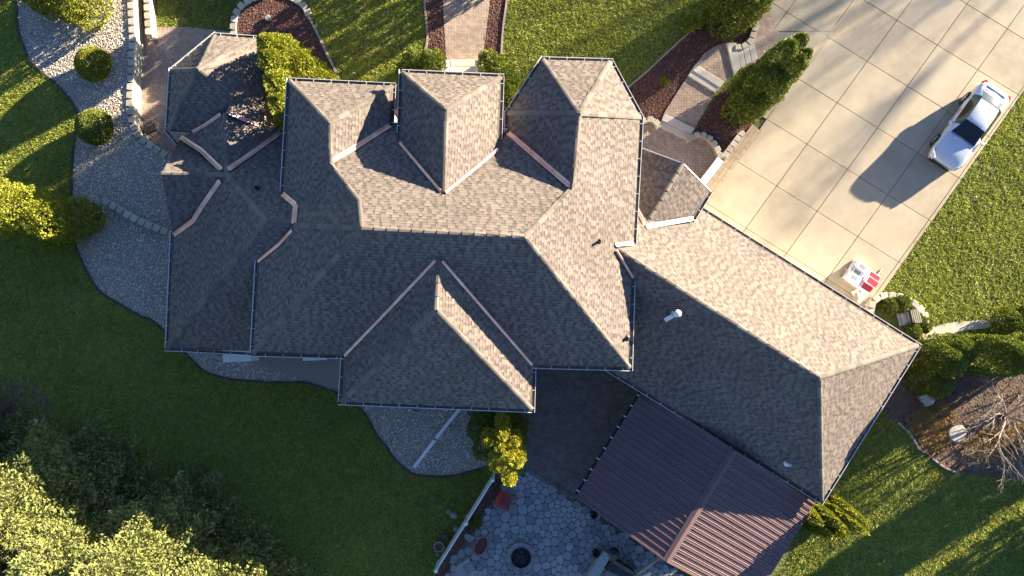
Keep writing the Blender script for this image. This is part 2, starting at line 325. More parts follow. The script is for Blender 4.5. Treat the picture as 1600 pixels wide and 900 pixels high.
# ------------------------------------------------------------------ driveway
d0 = P(1307, 161); du = P(1370, 200) - d0; dv = P(1323, 265) - P(1370, 200)
du = Vector((du.x, du.y)); dv = Vector((dv.x, dv.y)); o2 = Vector((d0.x, d0.y))
drive_a = poly([(1098, 322), (1186, 205), (1423, -110), (1600, -330), (1830, -330), (1830, -187), (1377, 457), (1340, 505), (1110, 345)])
drive_b = poly([(1186, 205), (1214, 50.2), (1340, 50.2), (1200, 220)]); drive_c = poly([(1214, 49.7), (1188, -12), (1160, -110), (1450, -110), (1340, 49.8)])
drive_all = poly([(1098, 322), (1186, 205), (1214, 50), (1188, -12), (1160, -110), (1421, -112), (1600, -330), (1830, -330), (1830, -187), (1377, 457), (1340, 505), (1110, 345)])
drv = sheet('driveway', drive_all, 0.012, M['joint']); tag(drv, kind='structure')
for i in range(-4, 9):
    for j in range(-10, 8):
        a = o2 + du * i + dv * j
        cell = [(p.x, p.y) for p in (a, a + du, a + du + dv, a + dv)]
        for reg, low_ in ((drive_a, 0), (drive_b, 0.007), (drive_c, 0.007)):
            c = clip_convex(inset(cell, 0.014), inset(reg, 0.012))
            if len(c) < 3 or abs(area2(c)) < 0.12: continue
            dz = random.uniform(-0.002, 0.002) - low_
            mb = MB(); c_ = c if area2(c) > 0 else c[::-1]; n = len(c_); e = inset(c_, 0.010)
            mb.add([(x, y, 0.012) for x, y in c_] + [(x, y, 0.052 + dz) for x, y in c_] + [(x, y, 0.060 + dz) for x, y in e],
                   [tuple(range(2 * n, 3 * n))] + [(q, (q + 1) % n, n + (q + 1) % n, n + q) for q in range(n)] + [(n + q, n + (q + 1) % n, 2 * n + (q + 1) % n, 2 * n + q) for q in range(n)])
            mb.build('slab', M['concrete'], drv)

corner = poly([(1236, 100), (1252, 40), (1348, 40), (1330, 66)]); corner = corner if area2(corner) > 0 else corner[::-1]
MB().prism(corner, 0.012, 0.046).build('slab', M['concrete'], drv)
# ------------------------------------------------------------------ house roof
RV = {'n1a': [452, 126, 6.2], 'n1b': [614, 134, 6.2], 'n1c': [611, 196, 6.2], 'n2z': [625, 196, 6.2], 'n1d': [442, 300, 6.2], 'n1p': [515, 192, 7.84], 'n1q': [516, 256, 7.81], 'n1v': [561, 314, 8.95], 'n1w': [464, 319, 6.76], 'wv': [459, 352, 7.34], 'rw': [565, 357, 9.8], 're': [820, 370, 9.78],
      'n2a': [628, 113, 6.88], 'n2b': [783, 120, 6.88], 'n2l': [624, 222, 6.88], 'n2r': [779, 232, 6.88], 'n2p': [697, 171, 8.72], 'n2q': [693, 302, 8.56], 'n3z': [793, 206, 6.2], 'n3a': [793, 177, 6.2], 'n3b': [848, 93, 6.2], 'n3c': [954, 96, 6.2], 'n3d': [1001, 183, 6.2], 'n3p': [905, 177, 8.4], 'n3q': [894, 295, 8.29],
      'e1': [990, 380, 6.2], 'e2': [988, 437, 6.2], 'e3': [984, 575, 6.2], 'eg': [960, 386, 6.81], 's1': [833, 571, 6.2], 's2a': [831, 640, 6.2], 's2b': [533, 628, 6.2], 's2c': [537, 556, 6.2], 's2p': [681, 484, 9.23], 's2q': [685, 400, 9.2], 's0': [395, 552, 6.2], 'w0': [403, 408, 6.2],
      'wb1': [262, 544, 3.1], 'wb2': [395, 551, 3.1], 'wbp': [417, 347, 7.25], 'wj': [355, 273, 5.3], 'wd1': [270, 366, 3.1], 'n2e': [625, 207, 6.88], 'n2f': [780, 213, 6.88], 'ga': [1098, 328, 3.0], 'gE': [1435, 540, 3.0], 'gS': [1284, 783, 3.0], 'gW': [952, 578, 3.0], 'g2': [1281, 590, 6.73],
      'p1': [1067, 255, 5.0], 'p2': [1007, 355, 5.0], 'p3': [1110, 298, 3.9], 'p4': [1083, 342, 3.9], 'p5': [1002, 231, 3.9], 'p6': [940, 330, 3.9],
      'd0': [252, 271, 5.2], 'dn': [278, 224, 3.4], 'dvn': [283, 215, 3.5], 'dvn2': [316, 236, 4.3], 'dvs': [303, 345, 3.75],
      't1': [335, 55, 4.0], 't2': [402, 60, 4.0], 't3': [414, 78, 4.0], 't4': [411, 205, 4.0], 't7': [262, 204, 4.0], 't8': [268, 110, 4.0], 'A': [309, 108, 6.05], 'B': [367, 152, 5.1], 'c0': [352, 176, 4.9], 'cv1': [301, 206, 4.5], 'cv2': [405, 196, 4.4], 'cv3': [445, 203, 3.6],
      'x1': [500, 400, 6.4], 'x2': [450, 551, 3.1], 'x3': [475, 250, 5.0], 'x4': [478, 196, 3.3], 'x5': [988, 345, 5.0], 'x6': [1040, 300, 3.2], 'x7': [460, 330, 6.5]}
# facet: polygon, vertices the plane is fitted to (None = all)
RF = {'n1n': (['n1a', 'n1p', 'n1b'], None), 'n1w': (['n1a', 'n1d', 'n1w', 'n1v', 'n1q', 'n1p'], None), 'n1e': (['n1b', 'n1p', 'n1q', 'n1c'], None), 'nwc': (['n1w', 'wv', 'rw', 'n1v'], None),
      'mn': (['n1c', 'n1q', 'n1v', 'rw', 're', 'n3q', 'n3z', 'n2r', 'n2q', 'n2l', 'n2z'], ['n1c', 'n1q', 'n1v', 'rw', 're', 'n3q', 'n3z', 'n2z']),
      'n2w': (['n2a', 'n2l', 'n2q', 'n2p'], None), 'n2n': (['n2a', 'n2p', 'n2b'], None), 'n2e': (['n2b', 'n2p', 'n2q', 'n2r'], None),
      'n3w': (['n3a', 'n3z', 'n3q', 'n3p'], None), 'n3nw': (['n3b', 'n3a', 'n3p'], None), 'n3n': (['n3c', 'n3b', 'n3p'], None), 'n3ne': (['n3d', 'n3c', 'n3p'], None),
      'e': (['n3d', 'n3p', 'n3q', 're', 'e3', 'e2', 'eg', 'e1'], None), 's': (['e3', 're', 'rw', 's0', 's2c', 's2q', 's1'], None),
      's2e': (['s1', 's2q', 's2p', 's2a'], None), 's2s': (['s2a', 's2p', 's2b'], None), 's2w': (['s2b', 's2p', 's2q', 's2c'], None), 'w': (['s0', 'rw', 'wv', 'w0'], None),
      'wbw': (['wj', 'dvs', 'wd1', 'wb1', 'wbp'], ['wj', 'wd1', 'wb1', 'wbp']), 'wbs': (['wbp', 'wb1', 'x2', 'x1', 'wv'], ['wbp', 'wb1', 'wb2', 'wv']), 'wbn': (['wj', 'wbp', 'wv', 'x7', 'x3', 'x4', 'cv3'], ['wj', 'wbp', 'wv', 'cv3']),
      'gne': (['eg', 'g2', 'gE', 'ga', 'x6', 'x5', 'e1'], ['eg', 'g2', 'gE', 'ga']), 'ge': (['gE', 'g2', 'gS'], None), 'gsw': (['g2', 'eg', 'e2', 'gW', 'gS'], ['g2', 'eg', 'gW', 'gS']),
      'pe': (['p1', 'p2', 'p4', 'p3'], None), 'pw': (['p1', 'p5', 'p6', 'p2'], ['p1', 'p5', 'p2']),
      'dn_': (['wj', 'dvn2', 'dvn', 'dn', 'd0'], ['wj', 'd0', 'dn']), 'ds': (['wj', 'd0', 'wd1', 'dvs'], ['wj', 'd0', 'wd1']),
      'tnw': (['t1', 't8', 'A'], None), 'tn': (['t2', 't1', 'A'], None), 'tne': (['t3', 't2', 'A'], None), 'tw': (['t8', 't7', 'A'], None), 'te': (['A', 'B', 'c0', 'cv2', 't4', 't3'], ['A', 't3', 't4']), 'ts': (['A', 't7', 'cv1', 'c0', 'B'], ['A', 't7', 'B']),
      'cw': (['c0', 'cv1', 'dvn', 'dvn2', 'wj'], ['c0', 'wj', 'dvn']), 'ce': (['c0', 'wj', 'cv3', 'x4', 'cv2'], ['c0', 'wj', 'cv3'])}
house = empty('house', (P(690, 380).x, P(690, 380).y, 0))
HM = house.location.copy()
tag(house, 'large house with brown shingled hip roofs, turret, dormers and angled attached garage', 'house')
def hp(o):                                   # parent to the house keeping world-space mesh data
    o.parent = house; o.matrix_parent_inverse = Matrix.Translation(-HM); return o
FACET = {}
CAM = Vector((0, 0, H))
for k, (vs, fit) in RF.items():
    A = np.array([P(*RV[n]) for n in (fit or vs)]); c = A.mean(0)
    if len(A) == 3: nn = np.cross(A[1] - A[0], A[2] - A[0]); nn /= np.linalg.norm(nn)
    else: nn = np.linalg.svd(A - c)[2][2]
    if nn[2] < 0: nn = -nn
    nn = Vector(nn); c = Vector(c); pts = []
    for n in vs:
        d = ray(*RV[n][:2]); t = (c - CAM).dot(nn) / d.dot(nn); pts.append(CAM + d * t)
    FACET[k] = (nn, c, pts, vs)
def fpt(k, x, y, off=0.0):
    nn, c = FACET[k][:2]; d = ray(x, y); return CAM + d * ((c - CAM).dot(nn) / d.dot(nn)) + nn * off

def shingles(k):
    nn, c, pts, vs = FACET[k]
    up = Vector((-nn.x, -nn.y, 0)).normalized(); up = (up - nn * up.dot(nn)).normalized(); u = up.cross(nn).normalized()
    q = [((p - c).dot(u), (p - c).dot(up)) for p in pts]; n = len(q)
    def spans(wv):
        xs = []
        for i in range(n):
            (x1, y1), (x2, y2) = q[i], q[(i + 1) % n]
            if (y1 > wv) != (y2 > wv): xs.append(x1 + (x2 - x1) * (wv - y1) / (y2 - y1))
        xs.sort(); return [(xs[i], xs[i + 1]) for i in range(0, len(xs) - 1, 2)]
    V = []; Fq = []; sh = []; wlo = min(p[1] for p in q) + 0.002; whi = max(p[1] for p in q) - 0.002
    EXP = 0.145; w0 = wlo; prev = {}
    U = np.array(u); W = np.array(up); NN = np.array(nn); C = np.array(c)
    while w0 < whi - 0.02:
        w1 = min(w0 + EXP, whi); s0, sm, s1 = spans(w0 + 0.001), spans((w0 + w1) / 2), spans(w1 - 0.001)
        for (a, b) in sm:
            def near(ss, xm):
                best = (xm, xm); bd = 1e9
                for (p_, q_) in ss:
                    dd_ = max(p_ - xm, xm - q_, 0)
                    if dd_ < bd: bd = dd_; best = (p_, q_)
                return best
            x = a - random.uniform(0, 0.3) - 0.12; end = b + 0.12; raised = random.random() < 0.5
            while x < end:
                wd = random.uniform(0.12, 0.34) if raised else random.uniform(0.08, 0.22); x2 = x + wd
                xm = min(b, max(a, (x + x2) / 2)); lo_, hi_ = near(s0, xm), near(s1, xm)
                cl = lambda v, r: max(r[0], min(r[1], v))
                b0, b1, t0, t1 = cl(x, lo_), cl(x2, lo_), cl(x, hi_), cl(x2, hi_)
                if (b1 - b0) + (t1 - t0) > 0.01:
                    lift = random.uniform(0.009, 0.012) if raised else random.uniform(0.003, 0.005)
                    base = len(V); gp_ = 0.010 if raised else 0.032
                    for (uu, ww, hh) in ((b0, w0 + gp_, lift), (b1, w0 + gp_, lift), (t1, w1, lift - 0.002), (t0, w1, lift - 0.002), (b0, w0 + gp_, 0.0), (b1, w0 + gp_, 0.0), (t1, w1, 0), (t0, w1, 0)):
                        V.append(C + U * uu + W * ww + NN * hh)
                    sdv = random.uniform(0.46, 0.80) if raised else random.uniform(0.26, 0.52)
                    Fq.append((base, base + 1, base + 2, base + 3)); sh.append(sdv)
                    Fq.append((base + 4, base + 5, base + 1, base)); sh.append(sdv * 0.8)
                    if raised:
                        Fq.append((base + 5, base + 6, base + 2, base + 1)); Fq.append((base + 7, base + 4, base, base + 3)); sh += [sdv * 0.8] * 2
                x = x2; raised = not raised if random.random() < 0.93 else raised
        w0 += EXP
    return fast_mesh('shingles', np.array(V), np.array(Fq), sh)
for k, (nn, c, pts, vs) in FACET.items():
    n = len(pts); fl = list(range(n))
    # counter-clockwise seen from above
    if area2([(p.x, p.y) for p in pts]) < 0: fl = fl[::-1]
    pp = [pts[i] for i in fl]
    bot = [p - Vector((0, 0, 0.14)) for p in pp]
    slab = link('roof_slope', mesh('roof_slope', pp + bot, [tuple(range(n)), tuple(range(2 * n - 1, n - 1, -1))] + [(n + i, n + (i + 1) % n, (i + 1) % n, i) for i in range(n)]), M['shingle_base'])
    hp(slab)
    shg = link('shingles', shingles(k), M['shingle'], slab); shg['kind'] = 'stuff'

# ridge and hip caps: one tent-shaped piece after another
ncap = 0
def caps(f1, f2, a, b, za=None, step=0.46):
    """a,b: vertex names or px; runs from a (low) to b (high) along the line shared by facets f1, f2"""
    global ncap
    def pt(n):
        x, y = RV[n][:2] if isinstance(n, str) else n
        return (fpt(f1, x, y) + fpt(f2, x, y)) / 2
    A_, B_ = pt(a), pt(b); L_ = (B_ - A_).length; step = L_ / max(1, round(L_ / step)); d = (B_ - A_).normalized(); N1, N2 = FACET[f1][0], FACET[f2][0]
    def side(nn, other):
        s = d.cross(nn).normalized(); cc = FACET[other][1]
        mid = (A_ + B_) / 2
        return s
    s1 = d.cross(N1).normalized(); s2 = d.cross(N2).normalized()
    if (FACET[f1][1] - A_).dot(s1) < 0: s1 = -s1
    if (FACET[f2][1] - A_).dot(s2) < 0: s2 = -s2
    nm = (N1 + N2).normalized(); W_ = 0.115; ln = step + 0.015
    vs = []
    for t, h in ((0, 0.05), (ln, 0.022)):
        vs += [d * t + s1 * W_ + N1 * h, d * t + s1 * W_ * 0.25 + N1 * h + nm * 0.004, d * t + s2 * W_ * 0.25 + N2 * h + nm * 0.004, d * t + s2 * W_ + N2 * h]
    vs += [s1 * W_ + N1 * 0.01, s1 * W_ * 0.25 + N1 * 0.01, s2 * W_ * 0.25 + N2 * 0.01, s2 * W_ + N2 * 0.02]
    me = mesh('ridge_cap', vs, [(0, 1, 5, 4), (1, 2, 6, 5), (2, 3, 7, 6), (8, 9, 1, 0), (9, 10, 2, 1), (10, 11, 3, 2)])
    me.materials.append(M['cap']); t = 0.0
    while t < L_ - 0.1:
        o = bpy.data.objects.new('ridge_cap', me); COL.objects.link(o); hp(o); o.location = A_ + d * t; t += step; ncap += 1
CAPS = [('n1n', 'n1w', 'n1a', 'n1p'), ('n1n', 'n1e', 'n1b', 'n1p'), ('n1w', 'n1e', 'n1p', 'n1q'), ('n1w', 'mn', 'n1q', 'n1v'), ('nwc', 'mn', 'n1v', 'rw'), ('nwc', 'w', 'wv', 'rw'), ('mn', 's', 'rw', 're'),
        ('n2n', 'n2w', 'n2a', 'n2p'), ('n2n', 'n2e', 'n2b', 'n2p'), ('n2w', 'n2e', 'n2p', 'n2q'), ('n3w', 'n3nw', 'n3a', 'n3p'), ('n3nw', 'n3n', 'n3b', 'n3p'), ('n3n', 'n3ne', 'n3c', 'n3p'), ('n3ne', 'e', 'n3d', 'n3p'), ('n3w', 'e', 'n3p', 'n3q'), ('e', 'mn', 'n3q', 're'), ('e', 's', 'e3', 're'),
        ('s', 'w', 's0', 'rw'), ('s2s', 's2e', 's2a', 's2p'), ('s2s', 's2w', 's2b', 's2p'), ('s2e', 's2w', 's2p', 's2q'), ('wbw', 'wbs', 'wb1', 'wbp'), ('wbw', 'wbn', 'wj', 'wbp'), ('wbs', 'wbn', 'wbp', 'wv'),
        ('gne', 'gsw', 'eg', 'g2'), ('gne', 'ge', 'gE', 'g2'), ('ge', 'gsw', 'gS', 'g2'), ('pe', 'pw', 'p2', 'p1'), ('dn_', 'ds', 'd0', 'wj'), ('tnw', 'tw', 't8', 'A'), ('tnw', 'tn', 't1', 'A'), ('tn', 'tne', 't2', 'A'), ('tne', 'te', 't3', 'A'), ('tw', 'ts', 't7', 'A'), ('ts', 'te', 'B', 'A'), ('cw', 'ce', 'c0', 'wj')]
for f1, f2, a, b in CAPS: caps(f1, f2, a, b, step=0.52 if f1[0] in 'sgm' else 0.5)

# copper valley flashings: two bright bands with a raised rib between
def flashing(f1, f2, line, wid=0.13, m='copper'):
    mb = MB(); L1 = [fpt(f1, x, y) for x, y in line]; L2 = [fpt(f2, x, y) for x, y in line]
    mid = [a if a.z > b.z else b for a, b in zip(L1, L2)]
    n = len(line)
    for f in (f1, f2):
        nn, c = FACET[f][:2]; vs = []
        for i, p in enumerate(mid):
            d = (mid[min(i + 1, n - 1)] - mid[max(i - 1, 0)]).normalized(); s = d.cross(nn).normalized()
            if (c - p).dot(s) < 0: s = -s
            vs += [p + nn * 0.045 + s * 0.018, p + nn * 0.052 + s * wid, p + nn * 0.03 + s * (wid + 0.012)]
        mb.add(vs, [(3 * i + j, 3 * i + 3 + j, 3 * i + 4 + j, 3 * i + 1 + j) for i in range(n - 1) for j in (0, 1)])
    for i in range(n - 1): mb.bar(mid[i] + Vector((0, 0, 0.05)), mid[i + 1] + Vector((0, 0, 0.05)), 0.022, 0.05)
    return hp(mb.build('valley_flashing', M[m]))
flashing('mn', 'n1e', [(609, 197), (562, 227), (518, 253)]); flashing('mn', 'n2w', [(624, 225), (655, 262), (688, 301)]); flashing('mn', 'n2e', [(779, 235), (740, 268), (697, 303)], 0.125)
flashing('mn', 'n3w', [(795, 209), (845, 252), (892, 292)]); flashing('s', 's2w', [(538, 554), (610, 479), (680, 405)]); flashing('s', 's2e', [(832, 568), (760, 485), (692, 406)])
flashing('w', 'wbs', [(403, 407), (436, 380), (456, 358)]); flashing('wbn', 'n1w', [(443, 304), (463, 321)]); flashing('wbn', 'nwc', [(463, 321), (460, 350)])
flashing('gne', 'e', [(961, 383), (988, 381)], 0.09, 'white'); flashing('gsw', 'e', [(961, 392), (987, 434)])
flashing('gne', 'pe', [(1009, 355), (1082, 342)], 0.12, 'white'); flashing('gne', 'pw', [(994, 328), (1004, 350)])
flashing('wbw', 'ds', [(345, 282), (320, 318), (303, 345), (273, 367)]); flashing('dn_', 'cw', [(284, 215), (316, 236), (347, 266)]); flashing('wbn', 'ce', [(357, 266), (400, 236), (444, 204)])
flashing('ts', 'cw', [(302, 206), (325, 193), (346, 178)], 0.1); flashing('te', 'ce', [(357, 176), (380, 186), (404, 195)], 0.1)

# gutters with hangers
def gutter(pts3, flip=False):
    """open trough outside an eave line; pts in world"""
    mb = MB()
    for a, b in zip(pts3[:-1], pts3[1:]):
        d = (b - a).normalized(); s = Vector((d.y, -d.x, 0)).normalized() * (-1 if flip else 1); up = Vector((0, 0, 1))
        prof = [(0.0, 0.01), (0.0, -0.11), (0.105, -0.11), (0.125, 0.015), (0.142, 0.015), (0.142, 0.003)]
        n = len(prof); vs = [q + s * x + up * z for q in (a - d * 0.0, b + d * 0.13) for x, z in prof]
        mb.add(vs, [(i, i + 1, n + i + 1, n + i) for i in range(n - 1)])
        L_ = (b - a).length; t = 0.3
        while t < L_:
            mb.bar(a + d * t + up * 0.006, a + d * t + s * 0.13 + up * 0.006, 0.02, 0.012); t += 0.8
    go = hp(mb.build('gutter', M['gutter'])); lb_ = MB()
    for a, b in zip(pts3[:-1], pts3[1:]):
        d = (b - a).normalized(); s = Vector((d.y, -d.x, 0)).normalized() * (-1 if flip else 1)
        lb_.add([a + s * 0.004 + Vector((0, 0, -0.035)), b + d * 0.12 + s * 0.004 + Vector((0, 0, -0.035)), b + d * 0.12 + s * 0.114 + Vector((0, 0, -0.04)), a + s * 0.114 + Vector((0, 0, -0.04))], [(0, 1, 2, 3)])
    lo_ = link('trough_shade', mesh('trough_shade', lb_.v, lb_.f), M['joint'], go); return go  # dark strip in the trough, shade of the gutter's inside put into colour
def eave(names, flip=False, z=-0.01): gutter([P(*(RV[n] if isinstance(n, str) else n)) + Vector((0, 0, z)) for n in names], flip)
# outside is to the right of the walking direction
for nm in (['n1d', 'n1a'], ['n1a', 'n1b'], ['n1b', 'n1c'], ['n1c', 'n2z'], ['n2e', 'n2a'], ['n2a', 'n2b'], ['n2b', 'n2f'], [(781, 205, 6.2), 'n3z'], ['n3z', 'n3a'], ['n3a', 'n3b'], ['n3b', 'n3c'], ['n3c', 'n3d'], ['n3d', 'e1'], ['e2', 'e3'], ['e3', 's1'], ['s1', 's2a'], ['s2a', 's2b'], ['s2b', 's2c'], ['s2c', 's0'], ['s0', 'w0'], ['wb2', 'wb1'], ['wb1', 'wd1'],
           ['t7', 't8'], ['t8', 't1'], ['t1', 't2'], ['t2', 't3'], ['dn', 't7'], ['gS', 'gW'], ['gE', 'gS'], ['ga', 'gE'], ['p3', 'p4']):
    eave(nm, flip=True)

# walls below the eaves
def wall(pg, z0, z1, d=0.42):
    o = hp(MB().prism(inset(pg, d), z0, z1).build('wall', M['siding'])); return o
def foot(names): return [P2(*RV[n]) for n in names]
wall(foot(['n1d', 'n1a', 'n1b', 'n1c', 'n2z', 'n3z', 'n3a', 'n3b', 'n3c', 'n3d', 'e3', 's1', 's2a', 's2b', 's2c', 's0', 'w0']), -0.2, 6.05)
wall(foot(['n2l', 'n2a', 'n2b', 'n2r']), -0.2, 6.7)
wall(foot(['wb1', 'wd1', 'dn', 'cv3', 'x7', 'x2']), -1.3, 2.95)
wall([P2(*RV[n]) for n in ('t7', 't8', 't1', 't2', 't3', 't4')], -1.3, 3.85, 0.35)
wall(foot(['ga', 'gE', 'gS', 'gW']) , -0.2, 2.85)
# windows and garage doors on the walls
def opening(na, nb, t0, t1, z0, z1, name='window', d=0.42, m='glass'):
    A_, B_ = P(*RV[na]), P(*RV[nb]); dr = (B_ - A_); dr.z = 0; L_ = dr.length; dr.normalize(); nr = Vector((dr.y, -dr.x, 0))
    ctr = Vector((HM.x, HM.y, 0)) if name == 'window' else P(1200, 520, 3)
    if nr.dot(Vector((ctr.x, ctr.y, 0)) - Vector((A_.x, A_.y, 0))) > 0: nr = -nr
    base = Vector((A_.x, A_.y, 0)) - nr * d; p0, p1 = base + dr * (L_ * t0), base + dr * (L_ * t1); mb = MB(); zc = (z0 + z1) / 2; up = Vector((0, 0, 1))
    for z in (z0, z1): mb.bar(p0 + up * z + nr * 0.03, p1 + up * z + nr * 0.03, 0.08, 0.09)
    for q in (p0, p1, (p0 + p1) / 2): mb.bar(q + up * z0 + nr * 0.035, q + up * z1 + nr * 0.035, 0.08, 0.07, nr)
    o = hp(mb.build(name, M['white'])); pb = MB().bar((p0 + up * zc) + nr * 0.012, (p1 + up * zc) + nr * 0.012, 0.03, z1 - z0)
    link('pane' if name == 'window' else 'door_panel', mesh('pane', pb.v, pb.f), M[m], o)
for na, nb in (('s2b', 's2a'), ('n2a', 'n2b'), ('n1a', 'n1b'), ('n3b', 'n3c'), ('e3', 's1'), ('s0', 's2c')):
    for t0, t1 in ((0.2, 0.4), (0.6, 0.8)):
        for z0, z1 in ((0.9, 2.3), (3.9, 5.2)): opening(na, nb, t0, t1, z0, z1)
for t0, t1 in ((0.25, 0.45), (0.6, 0.8)): opening('wb1', 'wb2', t0, t1, 0.9, 2.2)
for t0, t1 in ((0.12, 0.42), (0.50, 0.80)): opening('ga', 'gE', t0, t1, 0.08, 2.4, 'garage_door', m='white')
# gable ends that close the west dormer and the entry porch
def gable(names, z0):
    top = [P(*RV[n]) for n in names]; mb = MB(); ctr = P(*RV['wj']) if names[0] == 'dn' else P(*RV['p2'])
    ins = [p + (Vector((ctr.x, ctr.y, p.z)) - p).normalized() * 0.3 - Vector((0, 0, 0.12)) for p in top]
    pts = ins + [Vector((ins[-1].x, ins[-1].y, z0)), Vector((ins[0].x, ins[0].y, z0))]
    mb.add(pts, [tuple(range(len(pts)))]); hp(mb.build('gable_wall', M['siding']))
gable(['dn', 'd0', 'wd1'], -0.2); gable(['p5', 'p1', 'p3'], 0.3)
# white rake boards of the entry gable
for a, b in (('p1', 'p3'), ('p5', 'p1')):
    A_, B_ = P(*RV[a]), P(*RV[b]); hp(MB().bar(A_ + Vector((0, 0, -0.09)), B_ + Vector((0, 0, -0.09)), 0.05, 0.2).build('rake_board', M['white']))
# vents on the roof
def pipe(k, x, y, h, r, m, cap=None):
    p = fpt(k, x, y); mb = MB().lathe([(r * 2.2, 0.035), (r * 1.25, 0.07), (r, 0.10), (r, h), (r * 0.7, h), (r * 0.7, h - 0.12), (0.0, h - 0.12)], p, 14)
    o = hp(mb.build('vent_pipe', M[m], smooth=False)); return o, p
pipe('e', 936, 377, 0.32, 0.055, 'black'); pipe('wbn', 403, 294, 0.25, 0.07, 'black'); pipe('gsw', 1229, 724, 0.45, 0.07, 'white'); pipe('e', 979, 528, 0.2, 0.07, 'black')
o, p = pipe('gsw', 1054, 490, 0.55, 0.075, 'white')
mb = MB().lathe([(0.0, 0.74), (0.10, 0.72), (0.165, 0.66), (0.165, 0.60), (0.12, 0.58), (0.0, 0.56)], p, 18); link('vent_hood', mesh('vent_hood', mb.v, mb.f, True), M['white'], o)
mb = MB().bar(p + Vector((-0.10, -0.10, 0.08)), p + Vector((-0.42, -0.30, -0.10)), 0.20, 0.03, FACET['gsw'][0]); link('flashing_plate', mesh('flashing_plate', mb.v, mb.f), M['gutter'], o)
# white bay roofs and window wells showing beyond the back eaves
a = P(369, 550, 1.2)
bay = hp(MB().box((a.x, a.y - 0.05, 0.55), (1.5, 0.95, 1.1), 0.04, 0.97).build('cellar_hatch', M['white']))
a = P(491, 557, 1.0); hp(MB().box((a.x, a.y, 0.9), (1.25, 0.42, 0.08), 0.04).build('window_sill', M['white']))
for x, y in ((651, 636), (738, 643)):
    a = P(x, y, 0.35)
    hp(MB().lathe([(0.30, -0.35), (0.33, 0.05), (0.27, 0.06), (0.26, -0.05), (0.0, -0.08)], a, 20).build('window_well', M['greypl']))
# downspout extensions lying on the gravel
mb = MB().bar(P(718, 639, 0.10), P(681, 685, 0.08), 0.17, 0.09); hp(mb.build('downspout', M['white']))
mb = MB().bar(P(679, 688, 0.08), P(647, 730, 0.07), 0.17, 0.09); hp(mb.build('downspout', M['white']))

# ------------------------------------------------------------------ paths, steps, walls
def psheet(name, px, z, m): return tag(sheet(name, poly(px, z), z, M[m]), kind='structure')
psheet('front_walk', [(690, -60), (692, 0), (697, 93), (754, 93), (766, 0), (768, -60)], 0.02, 'paver')
def slab_part(px, z0, z1, m, parent, name='tread'):
    pg = poly(px, z1); pg = pg if area2(pg) > 0 else pg[::-1]; n = len(pg); e = inset(pg, 0.02)
    mb = MB().add([(x, y, z0) for x, y in pg] + [(x, y, z1 - 0.015) for x, y in pg] + [(x, y, z1) for x, y in e],
                  [tuple(range(2 * n, 3 * n))] + [(q, (q + 1) % n, n + (q + 1) % n, n + q) for q in range(n)] + [(n + q, n + (q + 1) % n, 2 * n + (q + 1) % n, 2 * n + q) for q in range(n)])
    return mb.build(name, M[m], parent)
def rooted(name, px, label, cat, group=None, z=0.0):
    """a thing's Empty at its base; parts carry world-space meshes"""
    e = empty(name, P(px[0], px[1], z)); tag(e, label, cat, group); return e
def adopt(o, e, m_=None):
    o.parent = e; o.matrix_parent_inverse = Matrix.Translation(-e.location); return o
st = rooted('front_steps', (725, 104), 'pale concrete landing between two white piers at the front walk', 'steps')
adopt(slab_part([(703, 93), (746, 93), (746, 104), (704, 104)], 0.0, 0.16, 'step', None), st)
adopt(slab_part([(703, 105), (746, 105), (747, 130), (703, 130)], 0.0, 0.32, 'step', None), st)
for i, x in enumerate((698, 749)):
    e = rooted('porch_pier', (x, 112), ('white capped pier left of the front landing', 'white capped pier right of the front landing')[i], 'pier', 'front porch piers')
    a = P(x, 112, 0); mb = MB().box((a.x, a.y, 0.42), (0.30, 0.5, 0.84)); adopt(mb.build('shaft', M['white']), e)
    mb = MB().box((a.x, a.y + 0.12, 0.88), (0.42, 0.42, 0.10), 0, 0.85); adopt(mb.build('pier_cap', M['white']), e)
# side walk from the driveway to the side porch
psheet('side_walk', [(1087, 101), (1100, 84), (1116, 73), (1137, 66), (1147, 117), (1132, 128)], 0.10, 'paver')
psheet('side_walk', [(1075, 118), (1118, 145), (1085, 201), (1038, 176)], 0.07, 'paver')
psheet('side_porch', [(985, 185), (1003, 188), (1030, 196), (1077, 218), (1092, 211), (1112, 219), (1123, 236), (1126, 248), (1096, 287), (1080, 300), (1010, 330), (985, 260)], 0.05, 'paver')
psheet('driveway_apron', [(1172, 58), (1181, 30), (1186, 8), (1192, 2), (1207, 28), (1221, 60), (1200, 95), (1178, 104), (1160, 106), (1150, 68), (1160, 67)], 0.072, 'paver')
psheet('driveway_border', [(1176, 194), (1189, 205), (1106, 318), (1092, 308), (1098, 294), (1132, 250)], 0.066, 'paver_edge')
sw = rooted('garden_steps', (1080, 170), 'pale stone treads set into the brick side walk', 'steps')
for px, z1 in (([(1135, 67), (1150, 67), (1157, 107), (1147, 117)], 0.2), ([(1151, 72), (1160, 74), (1165, 101), (1158, 107)], 0.16), ([(1161, 76), (1169, 72), (1174, 97), (1166, 101)], 0.13), ([(1170, 72), (1178, 68), (1184, 92), (1175, 97)], 0.10),
               ([(1087, 100), (1081, 109), (1125, 137), (1132, 128)], 0.20), ([(1081, 109), (1075, 118), (1118, 145), (1125, 137)], 0.16), ([(1038, 177), (1034, 188), (1081, 210), (1086, 200)], 0.20), ([(1034, 189), (1030, 198), (1075, 219), (1081, 211)], 0.14)):
    adopt(slab_part(px, 0.0, z1, 'step', None), sw)

